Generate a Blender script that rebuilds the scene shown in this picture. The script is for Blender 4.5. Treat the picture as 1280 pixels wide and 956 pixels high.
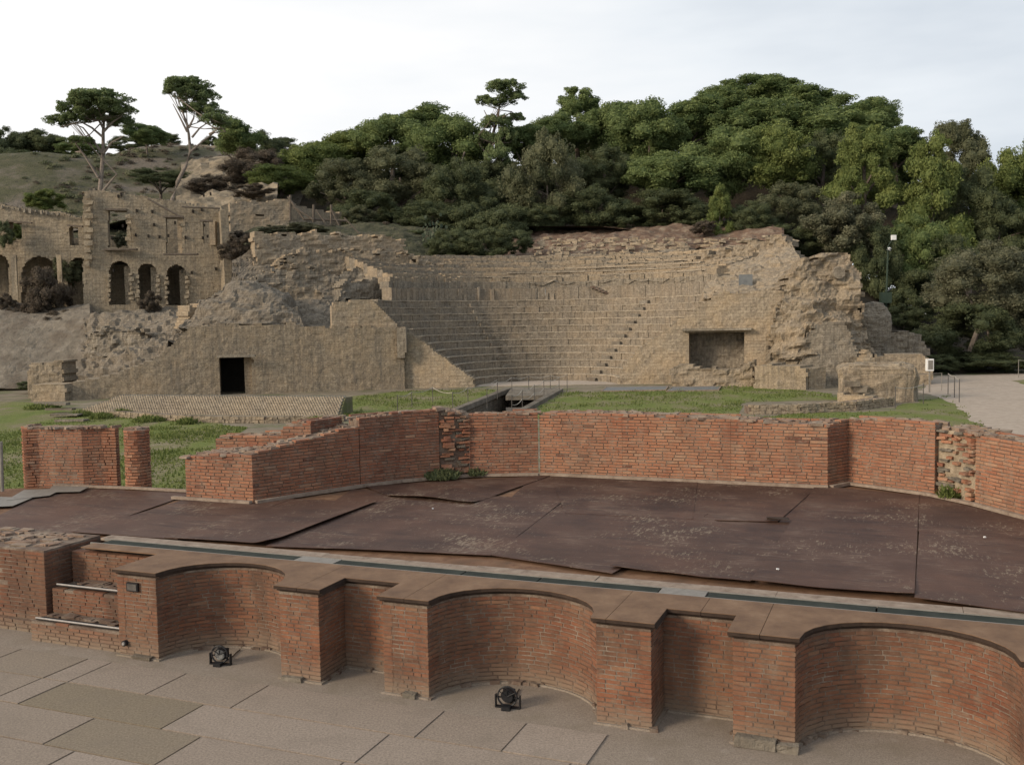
import bpy, math, random
import numpy as np
from mathutils import Vector, Matrix, geometry
R = math.radians
random.seed(7)
S = bpy.context.scene
for o in list(bpy.data.objects): bpy.data.objects.remove(o)

# ------------------------------------------------------------------ camera
W0, H0, FPX = 1280, 956, 1230.0
PITCH, ROLL, CAMH = R(3.75), R(-1.0), 4.5
cam = bpy.data.cameras.new('camera'); camo = bpy.data.objects.new('camera', cam)
S.collection.objects.link(camo); S.camera = camo
cam.sensor_fit = 'HORIZONTAL'; cam.sensor_width = 36; cam.lens = 36*FPX/W0
cam.clip_start = 0.1; cam.clip_end = 3000
_cp, _sp = math.cos(PITCH), math.sin(PITCH)
FW = np.array([0, _cp, -_sp]); _up = np.array([0, _sp, _cp]); _rt = np.array([1., 0, 0])
RT = _rt*math.cos(ROLL)+_up*math.sin(ROLL); UP = -_rt*math.sin(ROLL)+_up*math.cos(ROLL)
CAM = np.array([0, 0, CAMH])
camo.matrix_world = Matrix(((RT[0], UP[0], -FW[0], 0), (RT[1], UP[1], -FW[1], 0), (RT[2], UP[2], -FW[2], CAMH), (0, 0, 0, 1)))

# ------------------------------------------------------------------ sky and sun
SUN_AZ, SUN_EL = R(240), R(21)          # compass style: direction towards the sun, 0 = +Y, clockwise
sdir = Vector((math.sin(SUN_AZ)*math.cos(SUN_EL), math.cos(SUN_AZ)*math.cos(SUN_EL), math.sin(SUN_EL)))
w = bpy.data.worlds.new('World'); S.world = w; w.use_nodes = True
nt = w.node_tree; nt.nodes.clear()
def wn(t, **k):
    n = nt.nodes.new(t)
    for a, b in k.items(): setattr(n, a, b)
    return n
sky = wn('ShaderNodeTexSky', sky_type='NISHITA', sun_disc=False); sky.sun_elevation = SUN_EL; sky.sun_rotation = SUN_AZ
tc = wn('ShaderNodeTexCoord'); sep = wn('ShaderNodeSeparateXYZ'); nt.links.new(tc.outputs['Generated'], sep.inputs[0])
mp = wn('ShaderNodeMapping'); mp.inputs['Scale'].default_value = (1.2, 1.2, 5.0); nt.links.new(tc.outputs['Generated'], mp.inputs[0])
nz = wn('ShaderNodeTexNoise'); nz.inputs['Scale'].default_value = 1.6; nz.inputs['Detail'].default_value = 5; nz.inputs['Roughness'].default_value = .55
nt.links.new(mp.outputs[0], nz.inputs[0])
m1 = wn('ShaderNodeMath', operation='MULTIPLY_ADD'); m1.inputs[1].default_value = .55; nt.links.new(sep.outputs[0], m1.inputs[0])
m2 = wn('ShaderNodeMath', operation='MULTIPLY_ADD'); m2.inputs[1].default_value = .75; m2.inputs[2].default_value = -.1
nt.links.new(nz.outputs[0], m2.inputs[0]); nt.links.new(m2.outputs[0], m1.inputs[2])
m3 = wn('ShaderNodeMath', operation='MULTIPLY_ADD'); m3.inputs[1].default_value = .35; nt.links.new(sep.outputs[2], m3.inputs[0]); nt.links.new(m1.outputs[0], m3.inputs[2])
cr = wn('ShaderNodeValToRGB'); e = cr.color_ramp.elements
e[0].position = .22; e[0].color = (11.0, 10.9, 10.8, 1); e[1].position = .78; e[1].color = (5.3, 6.0, 6.9, 1)
x = e.new(.46); x.color = (8.9, 9.3, 9.7, 1)
nt.links.new(m3.outputs[0], cr.inputs[0])
mx = wn('ShaderNodeMix', data_type='RGBA'); mx.inputs[0].default_value = .93
nt.links.new(sky.outputs[0], mx.inputs[6]); nt.links.new(cr.outputs[0], mx.inputs[7])
bg = wn('ShaderNodeBackground'); bg.inputs[1].default_value = .1; nt.links.new(mx.outputs[2], bg.inputs[0])
wo = wn('ShaderNodeOutputWorld'); nt.links.new(bg.outputs[0], wo.inputs[0])
sl = bpy.data.lights.new('sun', 'SUN'); sl.energy = 3.1; sl.angle = R(15); sl.color = (1, .83, .64)
so = bpy.data.objects.new('sun', sl); S.collection.objects.link(so); so.rotation_euler = sdir.to_track_quat('Z', 'Y').to_euler()
S.view_settings.view_transform = 'Standard'; S.view_settings.look = 'None'; S.view_settings.exposure = 0.0; S.view_settings.gamma = 1

# ------------------------------------------------------------------ pixel / stage helpers
def ray(u, v): return FW*FPX+RT*(u-640)-UP*(v-478)
def G(u, v, z=0.):
    r = ray(u, v); return CAM+r*((z-CAMH)/r[2])
def P(u, v, Y):
    r = ray(u, v); return CAM+r*(Y/r[1])
AZ = R(-21.9); EA = np.array([math.cos(AZ), math.sin(AZ)]); EB = np.array([-math.sin(AZ), math.cos(AZ)])
def L(s, t, z=0.):
    q = EA*s+EB*t; return np.array([q[0], q[1], z])
def LG(u, v, z):
    q = G(u, v, z)[:2]; return (float(q@EA), float(q@EB))

# ------------------------------------------------------------------ noise
def _h(i, seed):
    n = (i[..., 0]*374761393+i[..., 1]*668265263+i[..., 2]*2147483647+seed*1274126177) & 0xffffffff
    n = ((n ^ (n >> 13))*1274126177) & 0xffffffff
    n = ((n ^ (n >> 16))*2246822519) & 0xffffffff
    return ((n ^ (n >> 15)) & 0xffff)/32767.5-1
def vn(p, sc=1., seed=0):
    p = np.asarray(p, float)*sc; i = np.floor(p).astype(np.int64); f = p-i; f = f*f*(3-2*f); o = 0
    for a in (0, 1):
        for b in (0, 1):
            for c in (0, 1):
                wgt = (f[..., 0] if a else 1-f[..., 0])*(f[..., 1] if b else 1-f[..., 1])*(f[..., 2] if c else 1-f[..., 2])
                o = o+wgt*_h(i+np.array([a, b, c]), seed)
    return o
def fbm(p, sc=1., seed=0, oc=4, g=.5):
    o = 0; a = 1
    for k in range(oc): o = o+a*vn(p, sc*2**k, seed+k*17); a *= g
    return o

# ------------------------------------------------------------------ object helpers
C = S.collection
ORI = {}
def tag(o, label=None, cat=None, group=None, kind=None):
    for k, v in (('label', label), ('category', cat), ('group', group), ('kind', kind)):
        if v: o[k] = v
    return o
def thing(name, loc, label, cat, group=None):
    o = bpy.data.objects.new(name, None); C.objects.link(o); o.location = loc; o.empty_display_size = .2
    ORI[o] = np.array(loc, float); return tag(o, label, cat, group)
def link(name, me, parent=None, loc=None):
    o = bpy.data.objects.new(name, me); C.objects.link(o)
    if parent is not None: o.parent = parent
    if loc is not None: o.location = loc
    return o
def mk(name, V, F, mat, parent=None, uv=None, tint=None, smooth=False, kind=None, label=None):
    """mesh in world coordinates, linked under parent"""
    V = np.asarray(V, float).reshape(-1, 3)
    org = ORI[parent] if parent is not None else np.zeros(3)
    me = bpy.data.meshes.new(name); me.from_pydata((V-org).tolist(), [], F if isinstance(F, list) else F.tolist())
    me.materials.append(mat)
    if uv is not None:
        l = me.uv_layers.new(name='UVMap'); idx = np.empty(len(me.loops), np.int32); me.loops.foreach_get('vertex_index', idx)
        l.data.foreach_set('uv', np.asarray(uv, np.float32)[idx].ravel())
    if tint is not None:
        at = me.attributes.new('tint', 'FLOAT', 'POINT'); at.data.foreach_set('value', np.asarray(tint, np.float32))
    if smooth: me.polygons.foreach_set('use_smooth', [True]*len(me.polygons))
    me.update()
    o = link(name, me, parent); ORI[o] = org
    if kind: o['kind'] = kind
    if label: o['label'] = label
    return o
class MB:
    def __init__(s): s.V = []; s.F = []; s.T = []; s.n = 0
    def add(s, V, F, t=.5):
        V = np.asarray(V, float); s.V.append(V); s.F += [[i+s.n for i in f] for f in F]; s.T += [t]*len(V); s.n += len(V)
    def box(s, c, sz, rz=0., t=.5, jit=0., tilt=(0, 0)):
        c = np.array(c, float); hx, hy, hz = np.array(sz)/2
        v = np.array([(x, y, z) for z in (-hz, hz) for x, y in ((-hx, -hy), (hx, -hy), (hx, hy), (-hx, hy))])
        if jit: v = v+np.random.uniform(-jit, jit, v.shape)
        if tilt != (0, 0): v = v@np.array(Matrix.Rotation(tilt[0], 3, 'X')@Matrix.Rotation(tilt[1], 3, 'Y')).T
        cc, ss = math.cos(rz), math.sin(rz); v = np.c_[v[:, 0]*cc-v[:, 1]*ss, v[:, 0]*ss+v[:, 1]*cc, v[:, 2]]+c
        s.add(v, [[0, 3, 2, 1], [4, 5, 6, 7], [0, 1, 5, 4], [1, 2, 6, 5], [2, 3, 7, 6], [3, 0, 4, 7]], t); return s
    def tube(s, pts, rad, n=8, t=.5, caps=True):
        pts = np.array(pts, float); m = len(pts); rad = np.broadcast_to(rad, (m,)); V = []
        for i in range(m):
            d = pts[min(i+1, m-1)]-pts[max(i-1, 0)]; d /= np.linalg.norm(d)+1e-9
            a = np.cross(d, [0, 0, 1.]) if abs(d[2]) < .95 else np.cross(d, [1., 0, 0]); a /= np.linalg.norm(a); b = np.cross(d, a)
            for k in range(n):
                q = 2*math.pi*k/n; V.append(pts[i]+rad[i]*(a*math.cos(q)+b*math.sin(q)))
        F = [[i*n+k, i*n+(k+1) % n, (i+1)*n+(k+1) % n, (i+1)*n+k] for i in range(m-1) for k in range(n)]
        if caps: F += [list(range(n))[::-1], [(m-1)*n+k for k in range(n)]]
        s.add(V, F, t); return s
    def prism(s, poly, z0, z1, t=.5):
        """closed prism of a 2-D polygon (any shape)"""
        n = len(poly); V = [(x, y, z0) for x, y in poly]+[(x, y, z1) for x, y in poly]
        tri = geometry.tessellate_polygon([[Vector((x, y, 0)) for x, y in poly]])
        ar = sum(poly[i][0]*poly[(i+1) % n][1]-poly[(i+1) % n][0]*poly[i][1] for i in range(n))
        F = []
        for a, b, c in tri:
            pa, pb, pc = poly[a], poly[b], poly[c]
            if (pb[0]-pa[0])*(pc[1]-pa[1])-(pb[1]-pa[1])*(pc[0]-pa[0]) < 0: a, b, c = a, c, b
            F.append([a+n, b+n, c+n]); F.append([a, c, b])
        for i in range(n):
            j = (i+1) % n
            F.append([i, j, j+n, i+n] if ar > 0 else [j, i, i+n, j+n])
        s.add(V, F, t); return s
    def build(s, name, mat, parent=None, **k):
        return mk(name, np.concatenate(s.V), s.F, mat, parent, tint=s.T, **k)

# ------------------------------------------------------------------ materials
class NT:
    def __init__(s, name, rough=.9, bump=None):
        m = bpy.data.materials.new(name); m.use_nodes = True; s.m = m; s.t = m.node_tree
        s.b = s.t.nodes['Principled BSDF']; s.b.inputs['Roughness'].default_value = rough
        s.b.inputs['Specular IOR Level'].default_value = .25
    def n(s, t, ins=None, **k):
        n = s.t.nodes.new(t)
        for a, b in k.items(): setattr(n, a, b)
        for a, b in (ins or {}).items(): s.put(n.inputs[a], b)
        return n
    def put(s, inp, v):
        if isinstance(v, bpy.types.NodeSocket): s.t.links.new(v, inp)
        else: inp.default_value = v
    def pos(s): return s.n('ShaderNodeNewGeometry').outputs['Position']
    def uv(s): return s.n('ShaderNodeTexCoord').outputs['UV']
    def map(s, v, sc, rot=(0, 0, 0)): return s.n('ShaderNodeMapping', {0: v, 'Scale': sc, 'Rotation': rot}).outputs[0]
    def noise(s, v, sc, d=4, r=.6): return s.n('ShaderNodeTexNoise', {'Vector': v, 'Scale': sc, 'Detail': d, 'Roughness': r}).outputs[0]
    def ramp(s, f, pts):
        n = s.n('ShaderNodeValToRGB', {0: f}); e = n.color_ramp.elements
        while len(e) < len(pts): e.new(.5)
        for q, (p, c) in zip(e, pts):
            q.position = p; q.color = (*c, 1) if not isinstance(c, (int, float)) else (c, c, c, 1)
        return n.outputs[0]
    def mix(s, f, a, b, mode='MIX'):
        n = s.n('ShaderNodeMix', data_type='RGBA', blend_type=mode); s.put(n.inputs[0], f)
        for i, v in ((6, a), (7, b)):
            s.put(n.inputs[i], v if isinstance(v, bpy.types.NodeSocket) else (*v, 1))
        return n.outputs[2]
    def math(s, op, a, b=0.): return s.n('ShaderNodeMath', {0: a, 1: b}, operation=op).outputs[0]
    def attr(s, nm='tint'): return s.n('ShaderNodeAttribute', attribute_name=nm).outputs['Fac']
    def z(s): return s.n('ShaderNodeSeparateXYZ', {0: s.pos()}).outputs[2]
    def col(s, c): s.put(s.b.inputs['Base Color'], c if isinstance(c, bpy.types.NodeSocket) else (*c, 1)); return s
    def bump(s, h, d=.02, st=.8):
        n = s.n('ShaderNodeBump', {'Height': h, 'Distance': d, 'Strength': st}); s.t.links.new(n.outputs[0], s.b.inputs['Normal']); return s

def brick_material(name, k=1., dirt=0.):
    q = NT(name, .92); p = q.pos(); t = q.attr()
    c = q.ramp(t, [(0, (.14, .065, .045)), (.25, (.22, .09, .055)), (.5, (.31, .128, .074)), (.75, (.40, .182, .102)), (1, (.42, .25, .155))])
    n1 = q.noise(p, 45, 4, .7); c = q.mix(.55, c, q.ramp(n1, [(.3, (.35, .33, .32)), (.7, (1, 1, 1))]), 'MULTIPLY')
    n2 = q.noise(p, 1.3, 3, .6); c = q.mix(q.ramp(n2, [(.45, 0.), (.64, .6 if dirt else .35)]), c, (.24, .15, .095)); c = q.mix(q.ramp(q.noise(p, .75, 4, .6), [(.56, 0.), (.68, .6)]), c, (.27, .095, .05))
    n3 = q.noise(p, 7, 5, .7); c = q.mix(q.ramp(n3, [(.5, 0.), (.72, .8)]), c, (.26, .20, .15)); c = q.mix(q.ramp(q.noise(p, 17, 4, .7), [(.54, 0.), (.68, .65)]), c, (.24, .175, .125))
    n5 = q.noise(q.map(p, (1.2, 1.2, .35)), 1.9, 4, .6); c = q.mix(q.ramp(n5, [(.5, 0.), (.66, .7 if dirt else .3)]), c, (.085, .058, .045))
    if dirt: n6 = q.noise(p, .9, 5, .65); c = q.mix(q.ramp(n6, [(.35, dirt*.3), (.62, dirt)]), c, (.12, .078, .056))
    if k != 1: c = q.mix(1., c, (k, k*.92, k*.86), 'MULTIPLY')
    low = q.ramp(q.math('ADD', q.math('MULTIPLY', q.z(), 1.6), q.math('MULTIPLY', n3, .5)), [(.22, .85), (.75, 0.)])
    c = q.mix(low, c, (.23, .185, .135))
    q.col(c).bump(n1, .006, .9); return q.m
def mortar_material():
    q = NT('mortar', .97); p = q.pos(); n = q.noise(p, 30, 5, .7); n2 = q.noise(p, 3.2, 4)
    c = q.ramp(n, [(.3, (.15, .115, .085)), (.7, (.29, .235, .185))]); c = q.mix(q.ramp(n2, [(.36, 0.), (.58, .8)]), c, (.10, .062, .045))
    q.col(c).bump(n, .01, 1.); return q.m
def tufa_material(name, base, var, mort, bw=.24, bh=.11, ms=.010, streak=.5, warm=.35):
    k = 1.36; base, var = tuple(x*k for x in base), tuple(x*k for x in var); mort = tuple(.7*a+.3*b for a, b in zip(base, mort))
    """weathered masonry on UV = metres"""
    q = NT(name, .95); p = q.pos(); uv = q.uv()
    d = q.n('ShaderNodeVectorMath', {0: uv, 1: q.n('ShaderNodeVectorMath', {0: q.n('ShaderNodeTexNoise', {'Vector': p, 'Scale': 1.2}).outputs['Color'], 1: (.12, .10, 0)}, operation='MULTIPLY').outputs[0]}, operation='ADD').outputs[0]
    b = q.n('ShaderNodeTexBrick', {'Vector': d, 'Color1': (*base, 1), 'Color2': (*var, 1), 'Mortar': (*mort, 1), 'Scale': 1., 'Mortar Size': ms, 'Mortar Smooth': .5, 'Bias': 0., 'Brick Width': bw, 'Row Height': bh})
    n1 = q.noise(p, 5.5, 6, .72); n2 = q.noise(p, .55, 4, .6); n3 = q.noise(q.map(p, (2.2, 2.2, .22)), 1.2, 5, .65); n4 = q.noise(p, 18, 4, .7); n7 = q.noise(q.map(p, (5, 5, .5)), 1.4, 4, .7)
    c = q.mix(.8, b.outputs[0], q.ramp(n1, [(.28, (.42, .41, .40)), (.66, (1.18, 1.17, 1.15))]), 'MULTIPLY')
    c = q.mix(q.ramp(n2, [(.42, 0.), (.66, warm)]), c, tuple(min(1, x*y) for x, y in zip(base, (1.12, 1.0, .84))))
    c = q.mix(q.ramp(n3, [(.5, 0.), (.72, streak)]), c, (.125, .115, .10))
    c = q.mix(.75, c, q.ramp(n4, [(.3, (.5, .5, .5)), (.7, (1.25, 1.25, 1.25))]), 'MULTIPLY'); c = q.mix(streak*.9, c, q.ramp(n7, [(.35, (.62, .61, .60)), (.62, (1.12, 1.12, 1.12))]), 'MULTIPLY')
    h = q.math('ADD', q.math('MULTIPLY', b.outputs['Fac'], -.45), q.math('ADD', q.math('MULTIPLY', n1, 1.6), q.math('MULTIPLY', n4, .5)))
    q.col(c).bump(h, .05, .75); return q.m
def noisy(name, stops, sc, rough=.9, bump=.02, bs=None, extra=None, det=6, stretch=(1, 1, 1)):
    q = NT(name, rough); p = q.map(q.pos(), stretch); n = q.noise(p, sc, det, .68); c = q.ramp(n, stops)
    if extra:
        for col, s2, lo, hi, amt in extra: c = q.mix(q.ramp(q.noise(p, s2, 5, .6), [(lo, 0.), (hi, amt)]), c, col)
    q.col(c)
    if bump: q.bump(q.noise(p, bs or sc*2, 6, .7), bump, .9)
    return q.m
def leaf_material(name, dark, light, rough=.7):
    q = NT(name, rough); t = q.attr(); p = q.pos()
    c = q.ramp(t, [(0, dark), (1, light)]); c = q.mix(q.ramp(q.noise(p, .35, 3), [(.35, 0.), (.7, .35)]), c, tuple(x*1.1 for x in dark))
    q.col(c)
    tr = q.n('ShaderNodeBsdfTranslucent', {'Color': c}); ms = q.n('ShaderNodeMixShader', {0: .34, 1: q.b.outputs[0], 2: tr.outputs[0]})
    q.t.links.new(ms.outputs[0], q.t.nodes['Material Output'].inputs[0]); return q.m

M = {}
M['brick'] = brick_material('brick'); M['brick_old'] = brick_material('weathered_brick', .88, .55); M['mortar'] = mortar_material()
M['tufa'] = tufa_material('tufa_masonry', (.29, .24, .175), (.225, .19, .145), (.155, .125, .09), streak=.62)
M['tufa_clean'] = tufa_material('ashlar_masonry', (.30, .25, .185), (.26, .215, .16), (.17, .135, .095), bw=.42, bh=.2, ms=.016, streak=.32, warm=.6)
M['tufa_grey'] = tufa_material('grey_weathered_masonry', (.245, .215, .17), (.195, .17, .135), (.125, .105, .08), bw=.34, bh=.15, streak=.7, warm=.15)
M['villa'] = tufa_material('villa_masonry', (.265, .225, .165), (.235, .2, .15), (.17, .14, .10), bw=.5, bh=.25, ms=.02, streak=.55, warm=.3)
M['scree'] = tufa_material('weathered_scree', (.20, .172, .135), (.16, .138, .108), (.10, .085, .065), bw=.34, bh=.15, streak=.5, warm=.15)
M['seat'] = tufa_material('seat_masonry', (.25, .215, .17), (.20, .17, .13), (.12, .10, .075), bw=.26, bh=.13, streak=.5, warm=.4)
M['rock'] = noisy('tufa_rock', [(.3, (.09, .075, .055)), (.5, (.22, .18, .125)), (.72, (.34, .28, .20))], 1.1, .95, .12, 3.5, [((.14, .12, .09), .4, .45, .7, .6), ((.33, .245, .15), 2.2, .55, .75, .5)])
M['plaster'] = noisy('old_plaster', [(.3, (.12, .105, .085)), (.5, (.185, .16, .125)), (.7, (.25, .22, .18))], 1.6, .95, .1, 5, [((.115, .092, .07), .5, .48, .62, .75), ((.10, .09, .075), 3, .58, .72, .6)])
M['dirt'] = noisy('red_dirt', [(.3, (.09, .058, .042)), (.5, (.15, .098, .068)), (.7, (.25, .20, .145))], .9, .97, .1, 3, [((.26, .21, .15), 1.8, .56, .7, .6)])
M['hill'] = noisy('dry_hillside', [(.3, (.06, .062, .034)), (.5, (.10, .098, .055)), (.72, (.16, .135, .09))], .5, .97, .6, 2.5, [((.085, .088, .045), .07, .45, .6, .7), ((.22, .185, .155), .11, .5, .62, .8), ((.055, .055, .04), 1.4, .55, .68, .7)], stretch=(1, 1, 1.8))
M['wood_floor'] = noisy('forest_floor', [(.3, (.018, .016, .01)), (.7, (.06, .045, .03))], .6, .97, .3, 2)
M['dark'] = noisy('interior_shade', [(.3, (.02, .017, .014)), (.7, (.04, .034, .028))], 1., 1., 0)  # near-black colour stands for shade inside doorways, rooms and holes
M['ground'] = noisy('trodden_ground', [(.3, (.13, .11, .075)), (.55, (.21, .175, .125)), (.75, (.27, .23, .17))], .8, .97, .03, 6, [((.085, .11, .03), .35, .5, .62, .7)])
M['gravel'] = noisy('gravel', [(.35, (.32, .26, .205)), (.65, (.43, .36, .29))], 3., .95, .02, 20, [((.26, .22, .17), .4, .5, .7, .4)])
def lawn_material():
    q = NT('lawn', .95); p = q.pos(); n = q.noise(q.map(p, (1, .4, 1)), .5, 6, .65); n2 = q.noise(p, 9, 4, .7)
    c = q.ramp(n, [(.30, (.115, .15, .036)), (.46, (.165, .192, .050)), (.56, (.20, .185, .09)), (.66, (.27, .225, .155))])
    c = q.mix(.6, c, q.ramp(n2, [(.3, (.45, .5, .4)), (.7, (1.1, 1.1, 1.0))]), 'MULTIPLY'); q.col(c).bump(n2, .08, 1.); return q.m
M['lawn'] = lawn_material()
M['grass'] = leaf_material('grass_blades', (.09, .12, .03), (.19, .215, .07), .8)
def slab_material():
    q = NT('paving_stone', .9); p = q.pos(); t = q.attr(); n = q.noise(p, 38, 6, .8); n2 = q.noise(p, 2.2, 5, .65)
    c = q.ramp(t, [(0, (.22, .182, .128)), (.5, (.285, .235, .19)), (1, (.335, .28, .232))])
    c = q.mix(.75, c, q.ramp(n, [(.34, (.42, .40, .38)), (.62, (1.16, 1.14, 1.12))]), 'MULTIPLY'); c = q.mix(q.ramp(n2, [(.5, 0.), (.75, .45)]), c, (.17, .14, .11))
    q.col(c).bump(n, .006, .8); return q.m
M['slab'] = slab_material()
M['lip'] = tufa_material('seat_edge_stone', (.33, .285, .22), (.29, .245, .19), (.2, .17, .13), bw=.55, bh=.3, streak=.3, warm=.2)
M['cement'] = noisy('sandy_cement', [(.3, (.175, .142, .112)), (.65, (.31, .26, .21))], 55, .95, .008, 70, [((.19, .155, .11), 1.6, .48, .7, .6), ((.36, .32, .27), 5, .6, .72, .4)])
def sheet_material():
    q = NT('rusty_sheet', .62); p = q.pos(); t = q.attr(); pl = q.map(p, (1, 1, 1), (0, 0, -AZ))
    n1 = q.noise(pl, .9, 5, .65); n2 = q.noise(q.map(pl, (.8, 6, 1)), 3.2, 5, .7); n3 = q.noise(q.map(pl, (5, 1.5, 1)), 4.5, 4, .75); n4 = q.noise(p, 60, 3, .6)
    c = q.ramp(n1, [(.3, (.036, .020, .016)), (.5, (.068, .038, .028)), (.7, (.110, .068, .050))])
    c = q.mix(q.ramp(t, [(0, 0.), (1, .7)]), c, (.125, .072, .052))
    c = q.mix(q.ramp(q.noise(q.map(pl, (.5, 2.2, 1)), 2.2, 4, .6), [(.5, 0.), (.7, .6)]), c, (.035, .022, .020))
    c = q.mix(q.ramp(q.math('MULTIPLY', n2, q.math('ADD', n1, .55)), [(.62, 0.), (.74, .5)]), c, (.23, .175, .135))
    c = q.mix(q.ramp(q.math('MULTIPLY', n3, q.math('ADD', q.noise(p, .7, 2), .5)), [(.60, 0.), (.71, .6)]), c, (.30, .245, .175))
    c = q.mix(q.ramp(q.noise(p, .8, 4, .6), [(.5, 0.), (.68, .5)]), c, (.12, .062, .042))
    q.col(c).bump(q.math('ADD', n4, n1), .006, .6); q.b.inputs['Specular IOR Level'].default_value = .15; return q.m
M['sheet'] = sheet_material()
M['cap'] = noisy('brown_board', [(.3, (.12, .07, .042)), (.55, (.185, .112, .066)), (.75, (.24, .155, .095))], 2.6, .75, .004, 60, [((.10, .065, .045), 9, .55, .75, .5), ((.26, .20, .14), 24, .64, .76, .5)])
M['rust_board'] = noisy('rusty_board', [(.3, (.10, .05, .028)), (.6, (.21, .12, .07)), (.75, (.27, .18, .12))], 5, .9, .004, 30, [((.06, .035, .022), 2.5, .5, .66, .7)])
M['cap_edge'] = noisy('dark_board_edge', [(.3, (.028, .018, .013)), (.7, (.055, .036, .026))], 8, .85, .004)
M['pale_wood'] = noisy('weathered_plank', [(.3, (.19, .14, .105)), (.6, (.29, .23, .18)), (.75, (.35, .285, .225))], 6, .9, .004, 30, [((.13, .09, .065), 5, .55, .7, .7)])
M['glass'] = noisy('dusty_dark_glass', [(.3, (.022, .027, .023)), (.7, (.05, .055, .046))], 3, .75, 0)
M['glass'].node_tree.nodes['Principled BSDF'].inputs['Specular IOR Level'].default_value = .08
M['cover'] = noisy('grey_metal_cover', [(.3, (.16, .145, .125)), (.7, (.25, .23, .20))], 9, .5, 0)
M['alu'] = noisy('bright_metal', [(.3, (.20, .185, .17)), (.7, (.32, .30, .28))], 20, .4, 0)
M['top_rubble'] = noisy('broken_brick_and_mortar', [(.3, (.14, .085, .06)), (.5, (.24, .17, .125)), (.7, (.30, .16, .10))], 6, .95, .02, 20, [((.27, .225, .175), 3, .45, .6, .8)])
M['black'] = noisy('black_metal', [(.3, (.008, .008, .009)), (.7, (.022, .022, .024))], 30, .5, 0)
M['lens'] = noisy('lamp_lens', [(.4, (.06, .06, .06)), (.6, (.22, .22, .21))], 40, .1, 0)
M['green_metal'] = noisy('green_painted_metal', [(.3, (.022, .04, .028)), (.7, (.045, .065, .045))], 5, .6, 0)
M['white'] = noisy('white_paint', [(.3, (.62, .62, .6)), (.7, (.78, .78, .76))], 5, .5, 0)
M['bluegrey'] = noisy('blue_grey_panel', [(.3, (.11, .12, .125)), (.7, (.19, .20, .20))], 3, .5, 0)
M['post'] = noisy('dark_iron', [(.3, (.06, .055, .05)), (.7, (.12, .11, .10))], 8, .7, 0)
M['rope'] = noisy('old_rope', [(.3, (.3, .27, .22)), (.7, (.48, .44, .38))], 8, .9, 0)
M['bark'] = noisy('bark', [(.3, (.07, .055, .045)), (.7, (.20, .165, .135))], 3, .95, .03, 8)
M['bark_pale'] = noisy('pale_bark', [(.3, (.13, .105, .085)), (.7, (.29, .245, .205))], 3, .95, .03, 8)
M['beam'] = noisy('old_timber', [(.3, (.08, .065, .05)), (.7, (.17, .14, .11))], 4, .9, .01)
M['pine'] = leaf_material('pine_needles', (0.0757, 0.1154, 0.0402), (0.227, 0.2722, 0.0979))
M['pine_light'] = leaf_material('light_pine_needles', (0.1, 0.1467, 0.06), (0.2751, 0.3252, 0.1417))
M['oak'] = leaf_material('holm_oak_leaves', (0.0763, 0.0872, 0.0445), (0.1984, 0.2005, 0.1112))
M['bright'] = leaf_material('bright_leaves', (0.0937, 0.1274, 0.0367), (0.2409, 0.274, 0.086))
M['olive'] = leaf_material('olive_leaves', (0.0826, 0.0885, 0.0496), (0.2242, 0.2183, 0.1357))
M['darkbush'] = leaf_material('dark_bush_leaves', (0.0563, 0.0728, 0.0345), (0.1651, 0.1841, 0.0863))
M['drybush'] = leaf_material('dry_twigs', (.08, .065, .05), (.19, .155, .115), .9)
M['agave'] = leaf_material('cactus_pads', (.05, .07, .04), (.11, .13, .08), .6)

# ------------------------------------------------------------------ bricks
def make_brick_mesh(seed):
    r = np.random.RandomState(seed)
    # unit block, front face at y=0 towards -y, with chamfered front edge
    V = []
    for y, k in ((1, 1.), (.08, 1.), (0, .90)):
        for x, z in ((-.5, -.5), (.5, -.5), (.5, .5), (-.5, .5)):
            V.append((x*(k if k == 1 else .965)+r.uniform(-.012, .012), y+(r.uniform(-.01, .025) if y < .5 else 0), z*(k if k == 1 else .80)+r.uniform(-.05, .05)))
    F = [[3, 2, 1, 0], [8, 9, 10, 11]]
    F = [[0, 1, 2, 3], [8, 11, 10, 9]]
    for a in (0, 4):
        for i in range(4):
            j = (i+1) % 4; F.append([a+i, a+4+i, a+4+j, a+j])
    return np.array(V), [f[::-1] for f in F]
BV = [make_brick_mesh(i) for i in range(8)]
BM = []
for i, (v, f) in enumerate(BV+BV):
    for ti in range(6):
        me = bpy.data.meshes.new('brick'); me.from_pydata(v.tolist(), [], f); me.materials.append(M['brick' if i < 8 else 'brick_old'])
        at = me.attributes.new('tint', 'FLOAT', 'POINT'); tv = (ti+.5)/6+((i % 3)-1)*.04
        at.data.foreach_set('value', [tv]*len(v)); BM.append((me, i, tv))
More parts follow.
